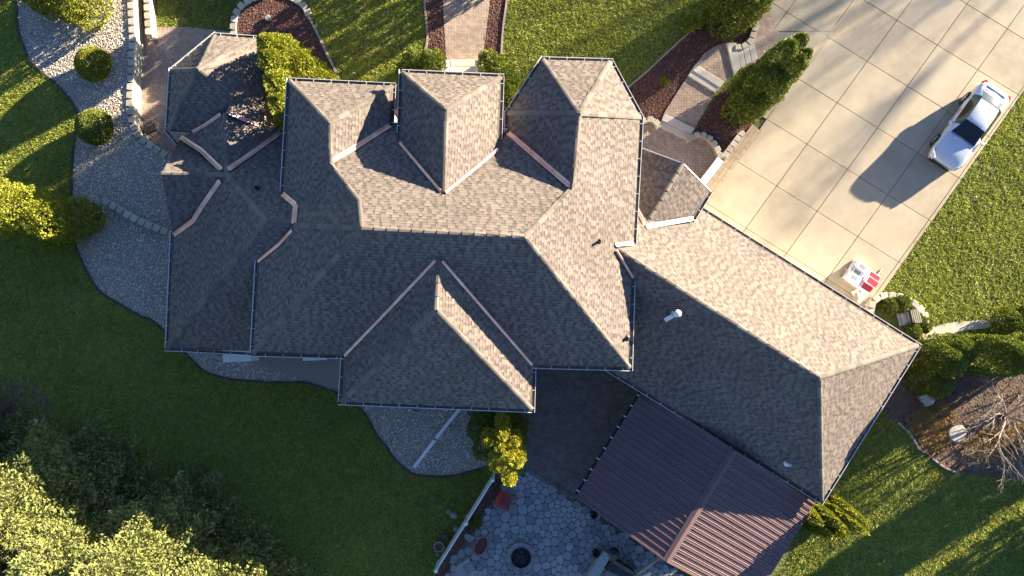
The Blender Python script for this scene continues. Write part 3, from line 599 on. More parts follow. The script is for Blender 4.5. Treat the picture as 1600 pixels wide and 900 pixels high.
def block_mesh(l, d, h, taper=0.82):
    me = mesh('block', [(-l / 2, -d / 2, 0), (l / 2, -d / 2, 0), (l / 2 * taper, d / 2, 0), (-l / 2 * taper, d / 2, 0), (-l / 2, -d / 2, h), (l / 2, -d / 2, h), (l / 2 * taper, d / 2, h), (-l / 2 * taper, d / 2, h)],
              [(3, 2, 1, 0), (4, 5, 6, 7), (0, 1, 5, 4), (1, 2, 6, 5), (2, 3, 7, 6), (3, 0, 4, 7)])
    bm = bmesh.new(); bm.from_mesh(me); bmesh.ops.bevel(bm, geom=list(bm.edges), offset=0.015, segments=1, affect='EDGES'); bm.to_mesh(me); bm.free()
    me.materials.append(M['block']); return me
def block_wall(line, z0, z1, label, flip=False, l=0.44, d=0.30, h=0.15, cap=True, taper=0.72, lay=0.0, name='retaining_wall'):
    """blocks laid along a line; the visible face is on the right of the line, the tapered tail on the left"""
    pts = [P(x, y, z1) for x, y in line]; pts = [Vector((p.x, p.y)) for p in pts]
    if flip: pts = pts[::-1]
    e = empty(name, (pts[0].x, pts[0].y, 0)); tag(e, label, 'wall')
    seg = [0.0]
    for a, b in zip(pts[:-1], pts[1:]): seg.append(seg[-1] + (b - a).length)
    def at(s):
        s = max(0, min(seg[-1] - 1e-6, s))
        for i in range(len(pts) - 1):
            if s <= seg[i + 1]:
                t = (s - seg[i]) / max(1e-6, seg[i + 1] - seg[i]); d_ = (pts[i + 1] - pts[i]).normalized(); return pts[i].lerp(pts[i + 1], t), d_
    bmsh = block_mesh(l - 0.012, d, h - 0.006, 0.9); cmsh = block_mesh(l - 0.015, d + 0.05, 0.10, taper); cmsh.name = 'cap_block'
    nc = max(1, int(round((z1 - 0.10 - z0) / h))) if z1 - 0.1 > z0 + 0.05 else 0
    for c in range(nc + (1 if cap else 0)):
        top = c == nc; s = (0.0 if c % 2 else l / 2) if not top else l * 0.3
        while s < seg[-1]:
            p, d_ = at(s); o = bpy.data.objects.new('cap_block' if top else 'block', cmsh if top else bmsh); COL.objects.link(o); o.parent = e
            nr = Vector((d_.y, -d_.x)); p = p - nr * (0.02 * (nc - c)) * -1 * lay
            o.location = (p.x - pts[0].x, p.y - pts[0].y, z0 + c * h + random.uniform(-0.003, 0.003))
            o.rotation_euler = (0, 0, math.atan2(d_.y, d_.x) + random.uniform(-0.02, 0.02)); s += l
    return e
# line direction chosen so that the tails of the caps point away from the open side
block_wall([(202, -60), (203, 0), (206, 60), (203, 120), (201, 165), (205, 192), (215, 211), (232, 226), (250, 237), (270, 248)][::-1], ZL, 0.12, 'long curved block retaining wall between gravel bed and sunken terrace', flip=False, lay=-1.0, l=0.45)
block_wall([(231, 52), (229, 20), (226, -50)], ZL, -0.45, 'short lower block wall in front of the long curved one', l=0.45)
block_wall(smooth_line([(364, 56), (364, 33), (372, 12), (392, -3), (420, -12)], 3), ZL, 0.14, 'curved block wall on the terrace side of the round mulch bed', l=0.42)
block_wall(smooth_line([(440, -12), (462, -1), (476, 10), (483, 27)], 3), 0.0, 0.14, 'curved row of wall blocks closing the round mulch bed by the lawn', l=0.42)
block_wall([(163, 314), (183, 326), (203, 338), (224, 348), (247, 357), (272, 366)][::-1], 0.0, 0.40, 'short block wall between tall evergreen and west gable', l=0.44)
block_wall(smooth_line([(1002, 190), (1014, 186), (1024, 189), (1030, 197)], 3), 0.0, 0.42, 'short curved block wall beside the top of the side porch', l=0.40, d=0.26)
block_wall(smooth_line([(1078, 216), (1094, 209), (1110, 216), (1121, 230), (1127, 246)], 3), 0.0, 0.46, 'round block wall curving around the side porch', l=0.36, d=0.26)
block_wall(smooth_line([(1150, 74), (1162, 72), (1172, 64), (1178, 50), (1182, 34)], 3), 0.0, 0.22, 'low block kerb between brick apron and tall evergreen', l=0.38, d=0.24)
block_wall([(1160, 206), (1145, 226), (1130, 246)], 0.0, 0.16, 'toothed block kerb along the driveway border', l=0.36, d=0.26)
block_wall(smooth_line([(1362, 492), (1364, 474), (1378, 463), (1400, 462), (1420, 468), (1436, 479), (1446, 492), (1447, 505)], 3), 0.0, 0.55, 'semicircular block planter wall at the garage corner', l=0.42, d=0.28)
e = rooted('parapet_wall', (1112, 268), 'white capped straight wall between side porch and driveway', 'wall')
a, b = P(1126, 249, 0.6), P(1096, 288, 0.6)
adopt(MB().bar((a.x, a.y, 0.28), (b.x, b.y, 0.28), 0.26, 0.56).build('wall_core', M['block']), e)
adopt(MB().bar((a.x, a.y, 0.60), (b.x, b.y, 0.60), 0.40, 0.08).build('coping', M['white']), e)
# pale walk at the right
psheet('garden_path', smooth_line([(1437, 518), (1470, 507), (1505, 502), (1545, 499), (1700, 480), (1700, 500), (1545, 512), (1500, 519), (1470, 528), (1445, 532)], 2), 0.02, 'step')

# bed edging
def ribbon(name, line, wd, h, m, label=None, z=0.0):
    pts = [P(x, y, 0) for x, y in line]; mb = MB()
    for a, b in zip(pts[:-1], pts[1:]): mb.bar(a + Vector((0, 0, z + h / 2)), b + Vector((0, 0, z + h / 2)), wd, h)
    o = mb.build(name, M[m]); tag(o, label, 'edging'); return o
ribbon('bed_edging', gravel_edge, 0.09, 0.07, 'edging', 'dark edging strip between gravel bed and back lawn')
ribbon('stone_edging', smooth_line([(483, 27), (500, 60), (515, 92), (535, 132)], 4), 0.12, 0.10, 'stonecurb', 'stone edging from the round mulch bed towards the house')
ribbon('stone_edging', smooth_line([(661, -50), (663, 0), (668, 58), (664, 80)], 4), 0.10, 0.08, 'stonecurb', 'stone edging left of the front walk mulch')
ribbon('stone_edging', smooth_line([(796, -50), (792, 0), (786, 45), (783, 92)], 4), 0.10, 0.08, 'stonecurb', 'stone edging right of the front walk mulch')
ribbon('stone_edging', smooth_line([(1080, 48), (1047, 78), (1013, 110), (980, 138)], 4), 0.10, 0.09, 'stonecurb', 'stone edging between front lawn and side mulch bed')
ribbon('timber_edging', [(1402, 660), (1420, 676), (1436, 702), (1446, 707)], 0.10, 0.12, 'stonecurb', 'upper timber edging of the dry planting bed')
ribbon('timber_edging', [(1456, 716), (1475, 730), (1494, 738)], 0.10, 0.12, 'stonecurb', 'lower timber edging of the dry planting bed')

# ------------------------------------------------------------------ back patios
psheet('paver_patio', [(780, 600), (780, 740), (822, 733), (897, 779), (1000, 850), (1100, 700), (1000, 560), (840, 560)], 0.02, 'paver_dark')
pt_px = [(826, 737), (897, 781), (960, 825), (1042, 878), (1120, 930), (1120, 960), (672, 960), (697, 899), (712, 869), (738, 833), (752, 807), (782, 770), (800, 750)]
pt_pg = poly(pt_px)
pat = sheet('flagstone_patio', pt_pg, 0.016, M['patio_joint']); tag(pat, kind='structure')
def flagstones():
    pg = pt_pg if area2(pt_pg) > 0 else pt_pg[::-1]; a = np.array(pg); lo, hi = a.min(0), a.max(0); pts = []
    tries = 0
    while tries < 16000:
        tries += 1; q = RNG.uniform(lo - 0.2, hi + 0.2); r = 0.19 + 0.20 * (math.sin(q[0] * 1.3 + 1.2) * math.sin(q[1] * 1.7) * 0.5 + 0.5)
        if all((q[0] - x) ** 2 + (q[1] - y) ** 2 > (r * 0.5 + rr * 0.5) ** 2 for x, y, rr in pts): pts.append((q[0], q[1], r))
    cells = []
    for i, (x, y, r) in enumerate(pts):
        if not inside(np.array([[x, y]]), pg)[0]: continue
        if P(880, 960).y > y: pass
        cell = [(x - 1, y - 1), (x + 1, y - 1), (x + 1, y + 1), (x - 1, y + 1)]
        for j, (u, v_, r2) in enumerate(pts):
            if i == j or (u - x) ** 2 + (v_ - y) ** 2 > 2.6: continue
            mx, my = (x + u) / 2, (y + v_) / 2; dx, dy = x - u, y - v_; tx, ty = -dy, dx
            big = 50
            cl = [(mx + tx * big, my + ty * big), (mx - tx * big, my - ty * big), (mx - tx * big + dx * big, my - ty * big + dy * big), (mx + tx * big + dx * big, my + ty * big + dy * big)]
            cell = clip_convex(cell, cl)
            if len(cell) < 3: break
        if len(cell) < 3: continue
        if area2(cell) < 0: cell = cell[::-1]
        ar = area2(cell)
        if ar < 0.02: continue
        c1 = inset(cell, 0.009)
        # rounder corners
        c2 = []
        for k in range(len(c1)):
            p, q, s = np.array(c1[k - 1]), np.array(c1[k]), np.array(c1[(k + 1) % len(c1)])
            c2 += [tuple(q + (p - q) * 0.22), tuple(q + (s - q) * 0.22)]
        n = len(c2); h = 0.045 + random.uniform(-0.006, 0.008); ctr = np.mean(c2, 0); e = [tuple(ctr + (np.array(p) - ctr) * 0.93) for p in c2]
        mb = MB().add([(px_, py_, 0.016) for px_, py_ in c2] + [(px_, py_, h - 0.012) for px_, py_ in c2] + [(px_, py_, h) for px_, py_ in e],
                      [tuple(range(2 * n, 3 * n))] + [(q, (q + 1) % n, n + (q + 1) % n, n + q) for q in range(n)] + [(n + q, n + (q + 1) % n, 2 * n + (q + 1) % n, 2 * n + q) for q in range(n)])
        cells.append((ar, mb))
    cells.sort(key=lambda c: -c[0]); rest = MB()
    for k, (ar, mb) in enumerate(cells):
        if k < 290: mb.build('flagstone', M['flag'], pat)
        else: rest.add(mb.v, mb.f)
    if rest.v: rest.build('small_flagstones', M['flag'], pat)['kind'] = 'stuff'
    return len(cells)
NFLAG = flagstones()
ribbon('patio_border', [(822, 733), (897, 779)], 0.22, 0.05, 'paver_dark', 'narrow dark soldier course between the two patios')

# fire pit
a = P(814, 868, 0); fp = empty('fire_pit', a); tag(fp, 'round stone fire pit on the flagstone patio', 'fire pit')
wedge = None; nb = 18
for c, (ri, ro, z0, hh) in enumerate(((0.53, 0.76, 0.04, 0.16), (0.52, 0.78, 0.205, 0.15))):
    dth = 2 * math.pi / nb * 0.96; vs = []
    for z in (z0, z0 + hh):
        for r, t in ((ri, -dth / 2), (ro, -dth / 2), (ro, dth / 2), (ri, dth / 2)): vs.append((r * math.cos(t), r * math.sin(t), z))
    me = mesh('wedge_stone', vs, [(3, 2, 1, 0), (4, 5, 6, 7), (0, 1, 5, 4), (1, 2, 6, 5), (2, 3, 7, 6), (3, 0, 4, 7)]); me.materials.append(M['pitstone'])
    for k in range(nb):
        o = link('wedge_stone', me, None, fp); o.rotation_euler = (0, 0, (k + 0.5 * c) * 2 * math.pi / nb)
link('steel_ring', mesh('steel_ring', *(lambda m: (m.v, m.f))(MB().lathe([(0.50, 0.06), (0.50, 0.38), (0.53, 0.38), (0.53, 0.3)], (0, 0, 0), 32))), M['black'], fp)
link('ash_bed', mesh('ash_bed', *(lambda m: (m.v, m.f))(MB().lathe([(0.5, 0.10), (0.3, 0.14), (0.0, 0.17)], (0, 0, 0), 20))), M['char'], fp)
for t in (0.3, 1.4, 2.6):
    mb = MB().tube([(-0.3 * math.cos(t), -0.3 * math.sin(t), 0.18), (0.3 * math.cos(t), 0.3 * math.sin(t), 0.24)], 0.05, 7); link('log', mesh('log', mb.v, mb.f), M['char'], fp)

# slatted garden chairs
def adirondack(loc, rz, m, label, tilt=0.0):
    e = empty('garden_chair', loc, rz); tag(e, label, 'chair')
    for k in range(6):
        y = -0.25 + k * 0.10; MB().bar((0.30, y, 0.36), (-0.22, y, 0.26), 0.085, 0.022).build('seat_slat', M[m], e)
    for k in range(6):
        y = -0.26 + k * 0.104; hgt = 0.92 - abs(k - 2.5) * 0.03
        MB().bar((-0.20, y * 0.9, 0.28), (-0.52, y * 1.1, hgt), 0.09, 0.022, Vector((1, 0, 0.4))).build('back_slat', M[m], e)
    for s in (-1, 1):
        MB().bar((0.36, s * 0.36, 0.56), (-0.42, s * 0.36, 0.54), 0.13, 0.025).build('armrest', M[m], e)
        MB().bar((0.30, s * 0.34, 0.0), (0.30, s * 0.34, 0.55), 0.04, 0.10).build('leg', M[m], e)
        MB().bar((-0.62, s * 0.30, 0.03), (0.30, s * 0.30, 0.34), 0.035, 0.10).build('leg', M[m], e)
    return e
a = P(790, 779, 0.06); adirondack(a, math.radians(-25), 'red', 'red slatted garden chair under the golden evergreens')
a = P(731, 884, 0.06); adirondack(a, math.radians(35), 'greywood', 'weathered grey slatted garden chair by the fire pit')
# oval planter
a = P(752, 850, 0.05); e = empty('oval_planter', a, math.radians(62)); tag(e, 'oval terracotta planter filled with brown soil on the patio', 'planter')
mb = MB().lathe([(0.30, 0), (0.36, 0.36), (0.38, 0.38), (0.33, 0.38), (0.32, 0.33)], (0, 0, 0), 28); mb.v = [(x * 1.45, y * 0.85, z) for x, y, z in mb.v]; mb.build('pot', M['redclay'], e)
mb = MB().lathe([(0.33, 0.32), (0.15, 0.35), (0.0, 0.34)], (0, 0, 0), 28); mb.v = [(x * 1.45, y * 0.85, z) for x, y, z in mb.v]; mb.build('soil', M['mulch'], e)
def pot(x, y, r, m, label):
    a = P(x, y, 0); e = empty('flower_pot', a); tag(e, label, 'pot')
    MB().lathe([(r * 0.7, 0), (r, r * 1.5), (r * 1.1, r * 1.5), (r * 1.1, r * 1.75), (r * 0.92, r * 1.75), (r * 0.88, r * 1.4)], (0, 0, 0), 22).build('pot', M[m], e)
    MB().lathe([(r * 0.9, r * 1.42), (r * 0.4, r * 1.5), (0, r * 1.46)], (0, 0, 0), 22).build('soil', M['soil'], e)
pot(687, 851, 0.24, 'greywood', 'pale round pot on the grass outside the white fence'); pot(694, 837, 0.2, 'soil', 'dark round pot behind the pale one by the fence')
def rock(x, y, r, label, z=0.0):
    bm = bmesh.new(); bmesh.ops.create_icosphere(bm, subdivisions=2, radius=1)
    sd_ = random.uniform(0, 50)
    for v in bm.verts:
        k = 1 + 0.22 * math.sin(v.co.x * 3.1 + sd_) * math.cos(v.co.y * 2.7 + sd_) + 0.1 * math.sin(v.co.z * 6 + sd_); v.co = Vector((v.co.x * k * r, v.co.y * k * r * 0.8, (v.co.z * 0.5 + 0.3) * k * r))
    me = bpy.data.meshes.new('rock'); bm.to_mesh(me); bm.free(); o = link('rock', me, M['rock']); o.location = P(x, y, z); o.rotation_euler = (0, 0, sd_); tag(o, label, 'rock', 'rocks beside the white fence')
rock(701, 799, 0.16, 'small pale rock on the grass left of the fence post'); rock(709, 805, 0.19, 'larger pale rock beside the small one near the fence post'); rock(712, 826, 0.15, 'brownish rock at the foot of the white fence'); rock(684, 866, 0.13, 'rock below the pale pot by the fence')

# white vinyl fence
fe = rooted('vinyl_fence', (728, 815), 'white vinyl fence with square posts beside the flagstone patio', 'fence')
fl = [P(770, 750, 1.5), P(728, 818, 1.5), P(681, 892, 1.5)]
for i, p in enumerate(fl):
    adopt(MB().box((p.x, p.y, 0.78), (0.13, 0.13, 1.56), 0.5).build('post', M['white']), fe)
    adopt(MB().box((p.x, p.y, 1.60), (0.17, 0.17, 0.06), 0.5, 0.3).build('post_cap', M['white']), fe)
for a, b in zip(fl[:-1], fl[1:]):
    d = (b - a).normalized(); A_, B_ = a + d * 0.07, b - d * 0.07
    for z in (1.46, 0.20): adopt(MB().bar((A_.x, A_.y, z), (B_.x, B_.y, z), 0.06, 0.13).build('rail', M['white']), fe)
    n = 14
    for k in range(n):
        p, q = A_.lerp(B_, (k + 0.03) / n), A_.lerp(B_, (k + 0.97) / n)
        adopt(MB().bar((p.x, p.y, 0.82), (q.x, q.y, 0.82), 0.03, 1.2).build('picket', M['white']), fe)

# ------------------------------------------------------------------ pavilion
pv = rooted('pavilion', (1060, 760), 'open pavilion with ribbed brown metal gable roof beside the garage', 'pavilion')
zk, zr = 2.45, 3.55
K = {'k1': P(1003, 612, zk), 'k2': P(901, 774, zk), 'k3': P(1146, 705, zr), 'k4': P(1042, 875, zr), 'k5': P(1272, 788, zk), 'k6': P(1176, 945, zk)}
def metal_side(e0, e1, r0, r1, n):
    nn = (e1 - e0).cross(r0 - e0).normalized(); nn = nn if nn.z > 0 else -nn
    for i in range(n):
        t0, t1 = i / n, (i + 1) / n; a, b, c, d = e0.lerp(e1, t0), e0.lerp(e1, t1), r0.lerp(r1, t0), r0.lerp(r1, t1)
        ax = (b - a); w_ = ax.length; ax = ax / w_
        prof = [(0.0, 0.0), (0.0, 0.045), (0.05, 0.045), (0.075, 0.004), (0.135, 0.004), (0.145, 0.016), (0.165, 0.016), (0.175, 0.004), (0.225, 0.004), (0.235, 0.016), (0.255, 0.016), (0.265, 0.004), (w_, 0.002)]
        prof = [(x, h) for x, h in prof if x <= w_]
        m = len(prof); vs = [a + ax * x + nn * h for x, h in prof] + [c + ax * x + nn * h for x, h in prof]
        me = mesh('roof_panel', vs, [(j, j + 1, m + j + 1, m + j) for j in range(m - 1)]); o = link('roof_panel', me, M['metalroof']); adopt(o, pv)
metal_side(K['k1'], K['k2'], K['k3'], K['k4'], 19); metal_side(K['k5'], K['k6'], K['k3'], K['k4'], 19)
for e_, r_ in ((('k1', 'k2'), ('k3', 'k4')), (('k5', 'k6'), ('k3', 'k4'))):
    pts = [K[e_[0]], K[e_[1]], K[r_[1]], K[r_[0]]]; pts = [p - Vector((0, 0, 0.03)) for p in pts]
    adopt(MB().add(pts + [p - Vector((0, 0, 0.04)) for p in pts], [(0, 1, 2, 3), (7, 6, 5, 4), (0, 4, 5, 1), (1, 5, 6, 2), (2, 6, 7, 3), (3, 7, 4, 0)]).build('roof_deck', M['post']), pv)
rd = (K['k4'] - K['k3']).normalized(); mb = MB()
for s, e_ in ((1, 'k1'), (-1, 'k5')):
    dn_ = (K[e_] - K['k3']); dn_ = (dn_ - rd * dn_.dot(rd)).normalized(); up_ = Vector((0, 0, 0.055))
    a, b = K['k3'] - rd * 0.03, K['k4'] + rd * 0.05
    vs = [a + up_ * 1.25, b + up_ * 1.25, b + dn_ * 0.20 + up_, a + dn_ * 0.20 + up_, b + dn_ * 0.22 + up_ * 0.2, a + dn_ * 0.22 + up_ * 0.2]
    mb.add(vs, [(0, 1, 2, 3), (3, 2, 4, 5)])
adopt(mb.build('ridge_trim', M['metalroof']), pv)
for a, b in (('k2', 'k4'), ('k4', 'k6'), ('k1', 'k3'), ('k3', 'k5')):
    off = rd * (0.04 if a in ('k2', 'k4') and b in ('k4', 'k6') else -0.03)
    adopt(MB().bar(K[a] + off + Vector((0, 0, -0.03)), K[b] + off + Vector((0, 0, -0.03)), 0.10, 0.18).build('rake_trim', M['metalroof']), pv)
def trough(a, b, flip):
    mb = MB(); d = (b - a).normalized(); s = Vector((d.y, -d.x, 0)).normalized() * (-1 if flip else 1)
    prof = [(0.0, 0.0), (0.0, -0.11), (0.10, -0.11), (0.12, 0.0), (0.135, 0.0)]
    vs = [q + s * x + Vector((0, 0, z)) for q in (a, b) for x, z in prof]; n = 5; mb.add(vs, [(i, i + 1, n + i + 1, n + i) for i in range(n - 1)])
    adopt(mb.build('gutter', M['black']), pv)
    L_ = (b - a).length; t = 0.25
    while t < L_:
        adopt(MB().bar(a + d * t + Vector((0, 0, 0.008)), a + d * t + s * 0.14 + Vector((0, 0, 0.008)), 0.05, 0.012).build('gutter_strap', M['gutter']), pv); t += 0.62
cW = (K['k1'] + K['k2']) / 2
trough(K['k1'], K['k2'], (cW - (K['k3'] + K['k4']) / 2).dot(Vector(((K['k2'] - K['k1']).y, -(K['k2'] - K['k1']).x, 0))) < 0)
for t, s in ((0.06, 0), (0.94, 0), (0.06, 1), (0.94, 1)):
    e0, e1, r0, r1 = (K['k1'], K['k2'], K['k3'], K['k4']) if s == 0 else (K['k5'], K['k6'], K['k3'], K['k4'])
    p = e0.lerp(e1, t).lerp(r0.lerp(r1, t), 0.10)
    adopt(MB().box((p.x, p.y, 1.22), (0.2, 0.2, 2.44), 1.0).build('post', M['post']), pv)
for e0, e1, r0, r1 in ((K['k1'], K['k2'], K['k3'], K['k4']), (K['k5'], K['k6'], K['k3'], K['k4'])):
    a, b = e0.lerp(e1, 0.02).lerp(r0.lerp(r1, 0.02), 0.10), e0.lerp(e1, 0.98).lerp(r0.lerp(r1, 0.98), 0.10)
    adopt(MB().bar(a - Vector((0, 0, 0.22)), b - Vector((0, 0, 0.22)), 0.15, 0.22).build('beam', M['post']), pv)
# outdoor kitchen and grill at the pavilion's edge
ok = rooted('outdoor_bar', (940, 885), 'outdoor bar with pale stone top and dark inside by the pavilion', 'counter')
adopt(slab_part([(943, 861), (955, 868), (930, 912), (914, 905)], 0.98, 1.04, 'greywood', None, 'counter_top'), ok)
adopt(slab_part([(946, 866), (953, 870), (929, 910), (918, 905)], 0.04, 0.98, 'block', None, 'base_wall'), ok)
adopt(slab_part([(957, 872), (993, 896), (985, 908), (945, 890)], 0.04, 0.70, 'char', None, 'cook_top'), ok)
for k in range(11):
    t = k / 10; x, y = 954 + 40 * t, 872 + 25 * t
    adopt(slab_part([(x - 1.6, y - 2.2), (x + 1.8, y - 0.2), (x - 1.2, y + 4.6), (x - 4.6, y + 2.6)], 0.70, 0.80, 'paver_dark', None, 'brick'), ok)
a = P(955, 857, 0.05); gr = empty('kettle_grill', a); tag(gr, 'black round kettle grill behind the outdoor bar', 'grill')
MB().lathe([(0.0, 0.55), (0.2, 0.58), (0.3, 0.75), (0.31, 0.86)], (0, 0, 0), 20).build('bowl', M['black'], gr, True); MB().lathe([(0.32, 0.87), (0.28, 1.0), (0.15, 1.1), (0, 1.13)], (0, 0, 0), 20).build('lid', M['black'], gr, True)
for t in (0, 2.1, 4.2): MB().bar((0.15 * math.cos(t), 0.15 * math.sin(t), 0.6), (0.32 * math.cos(t), 0.32 * math.sin(t), 0), 0.03, 0.03).build('leg', M['black'], gr)
MB().tube([(-0.07, 0, 1.12), (-0.07, 0, 1.18), (0.07, 0, 1.18), (0.07, 0, 1.12)], 0.012, 6).build('handle', M['greywood'], gr)
for x, y, lab in ((927, 803, 'small dark pot tucked under the pavilion eave'), (930, 862, 'small dark pot beside the outdoor bar')):
    a = P(x, y, 0.05); e = empty('dark_pot', a); tag(e, lab, 'pot')
    MB().lathe([(0.14, 0), (0.2, 0.15), (0.2, 0.32), (0.16, 0.36), (0.13, 0.36), (0.13, 0.2), (0, 0.2)], (0, 0, 0), 18).build('pot', M['black'], e, True); MB().lathe([(0.21, 0.28), (0.225, 0.30), (0.21, 0.32)], (0, 0, 0), 18).build('rim', M['char'], e)
e = rooted('wood_beam', (1015, 884), 'sunlit timber beam crossing below the pavilion gable', 'beam')
adopt(MB().bar(P(997, 896, 1.2), P(1031, 872, 1.6), 0.07, 0.14).build('timber', M['palletwood']), e); a = P(997, 896, 0); b = P(997, 896, 1.2); adopt(MB().bar((b.x, b.y, 0.04), b + Vector((0, 0, 0.05)), 0.10, 0.10).build('post', M['palletwood']), e)

# ------------------------------------------------------------------ car
def car():
    f, r = P(1470, 256, 0.55), P(1554, 141, 0.75); hd = math.atan2(f.y - r.y, f.x - r.x); c = (f + r) / 2
    e = empty('parked_car', (c.x, c.y, 0.06), hd); tag(e, 'white four door sedan parked on the concrete driveway', 'car')
    # stations: x, half width at sill, at waist, z belt, z shoulder, half width at shoulder, z crown
    st_ = [(2.42, 0.50, 0.56, 0.60, 0.66, 0.45, 0.69), (2.34, 0.70, 0.78, 0.66, 0.72, 0.62, 0.75), (2.15, 0.80, 0.87, 0.74, 0.80, 0.70, 0.84), (1.75, 0.84, 0.915, 0.84, 0.89, 0.73, 0.935), (1.30, 0.85, 0.92, 0.89, 0.945, 0.74, 0.99), (0.92, 0.85, 0.92, 0.92, 0.985, 0.72, 1.03),
           (0.55, 0.85, 0.92, 0.935, 1.17, 0.645, 1.22), (0.15, 0.85, 0.92, 0.945, 1.35, 0.585, 1.40), (-0.25, 0.85, 0.925, 0.955, 1.405, 0.575, 1.455), (-0.75, 0.85, 0.925, 0.965, 1.405, 0.57, 1.455), (-1.20, 0.85, 0.92, 0.98, 1.345, 0.555, 1.39), (-1.60, 0.84, 0.91, 1.0, 1.20, 0.60, 1.25), (-1.92, 0.83, 0.90, 1.02, 1.09, 0.68, 1.13), (-2.15, 0.80, 0.86, 1.02, 1.07, 0.68, 1.10), (-2.33, 0.72, 0.78, 0.97, 1.03, 0.60, 1.06), (-2.42, 0.56, 0.62, 0.90, 0.95, 0.48, 0.97)]
    ts = np.linspace(0, len(st_) - 1, 61); A = np.array(st_); D = []
    for t in ts:
        i = min(int(t), len(st_) - 2); q = [A[max(0, min(len(A) - 1, i + k))] for k in (-1, 0, 1, 2)]; u = t - i
        D.append(0.5 * (2 * q[1] + (q[2] - q[0]) * u + (2 * q[0] - 5 * q[1] + 4 * q[2] - q[3]) * u * u + (-q[0] + 3 * q[1] - 3 * q[2] + q[3]) * u ** 3))
    ring = []
    for x, ws, wm, zb, zs, wsh, zc in D:
        half = [(ws * 0.93, 0.20), (ws, 0.27), (wm, 0.55), (wm * 0.985, zb - 0.08), (wm * 0.945, zb), (wsh + (wm * 0.945 - wsh) * 0.5, zb + (zs - zb) * 0.55), (wsh, zs), (wsh * 0.86, zs + (zc - zs) * 0.55), (wsh * 0.45, zc - 0.012), (0, zc)]
        ring.append([(x, y, z) for y, z in half] + [(x, -y, z) for y, z in half[-2::-1]])
    n = len(ring[0]); vs = [p for r_ in ring for p in r_]; grp = {'body': [], 'windshield': [], 'rear_window': [], 'side_window_l': [], 'side_window_r': []}
    for i in range(len(ring) - 1):
        xm = (ring[i][0][0] + ring[i + 1][0][0]) / 2
        for j in range(n - 1):
            fc = (i * n + j, i * n + j + 1, (i + 1) * n + j + 1, (i + 1) * n + j); g = 'body'
            if 6 <= j <= n - 8 and 0.16 < xm < 0.93: g = 'windshield'
            elif 6 <= j <= n - 8 and -1.78 < xm < -1.22: g = 'rear_window'
            elif j in (4, 5) and -1.45 < xm < 0.42: g = 'side_window_l'
            elif j in (n - 6, n - 7) and -1.45 < xm < 0.42: g = 'side_window_r'
            grp[g].append(fc)
    for cap_, rr in ((0, 1), (len(ring) - 1, 0)):
        idx = [cap_ * n + j for j in range(n)]; grp['body'].append(tuple(idx if rr else idx[::-1]))
    for g, fs in grp.items():
        used = sorted({i for f_ in fs for i in f_}); mp = {v: k for k, v in enumerate(used)}
        me = mesh(g, [vs[i] for i in used], [tuple(mp[i] for i in f_) for f_ in fs], True); bm = bmesh.new(); bm.from_mesh(me); bmesh.ops.recalc_face_normals(bm, faces=bm.faces); bm.to_mesh(me); bm.free()
        link('side_window' if g.startswith('side') else g, me, M['paint'] if g == 'body' else M['paleglass'] if g == 'rear_window' else M['glass'], e)
    for x in (1.42, -1.38):
        for s in (-1, 1):
            wv = empty('wheel', (x, s * 0.845, 0.33), 0, e); wv.rotation_euler = (math.pi / 2 * (1 if s < 0 else -1), 0, 0)
            MB().lathe([(0.21, -0.10), (0.31, -0.115), (0.335, -0.08), (0.335, 0.08), (0.31, 0.115), (0.22, 0.115)], (0, 0, 0), 28).build('tyre', M['tyre'], wv, True)
            mb = MB().lathe([(0.22, 0.108), (0.205, 0.09), (0.19, 0.06), (0.0, 0.05)], (0, 0, 0), 28)
            for k in range(5):
                t = k * 2 * math.pi / 5; mb.bar((0.03 * math.cos(t), 0.03 * math.sin(t), 0.095), (0.2 * math.cos(t), 0.2 * math.sin(t), 0.10), 0.05, 0.03)
            mb.build('rim', M['rim'], wv)
            mb = MB().lathe([(0.0, 0.075), (0.395, 0.075), (0.395, 0.02)], (0, 0, 0), 28); mb.build('wheel_arch', M['tyre'], wv)
    for s in (-1, 1):
        MB().box((0.52, s * 0.99, 1.0), (0.14, 0.20, 0.13), 0.15 * s, 0.8).build('mirror', M['paint'], e)
        mb = MB().add([(2.33, s * 0.52, 0.735), (2.12, s * 0.80, 0.80), (1.98, s * 0.86, 0.82), (2.05, s * 0.885, 0.72), (2.25, s * 0.76, 0.655), (2.39, s * 0.50, 0.665)], [(0, 1, 2, 3, 4, 5)] if s > 0 else [(5, 4, 3, 2, 1, 0)]); mb.v = [(x + 0.03, y * 1.02, z + 0.02) for x, y, z in mb.v]; mb.build('headlight', M['lamp'], e)
        mb = MB().box((-2.30, s * 0.70, 0.93), (0.24, 0.30, 0.14), 0.5 * s, 0.8); mb.build('taillight', M['taillight'], e)
        for x in (0.05, -0.95): MB().box((x - 0.3, s * 0.925, 0.80), (0.18, 0.03, 0.03)).build('door_handle', M['rim'], e)
        for x in (0.62, -0.42, -1.32): MB().bar((x, s * 0.925, 0.92), (x - 0.03, s * 0.928, 0.35), 0.012, 0.012, Vector((1, 0, 0))).build('door_seam', M['seam'], e)
        MB().bar((0.93, s * 0.55, 1.03), (2.2, s * 0.42, 0.80), 0.014, 0.006).build('bonnet_crease', M['rim'], e)
    MB().box((2.41, 0, 0.50), (0.10, 1.0, 0.16), 0).build('grille', M['black'], e); MB().box((2.43, 0, 0.32), (0.10, 1.2, 0.10), 0).build('air_intake', M['black'], e)
    MB().box((2.445, 0, 0.60), (0.08, 1.05, 0.03)).build('chrome_strip', M['rim'], e); MB().box((-2.40, 0, 0.62), (0.10, 0.5, 0.12)).build('licence_plate', M['white'], e)
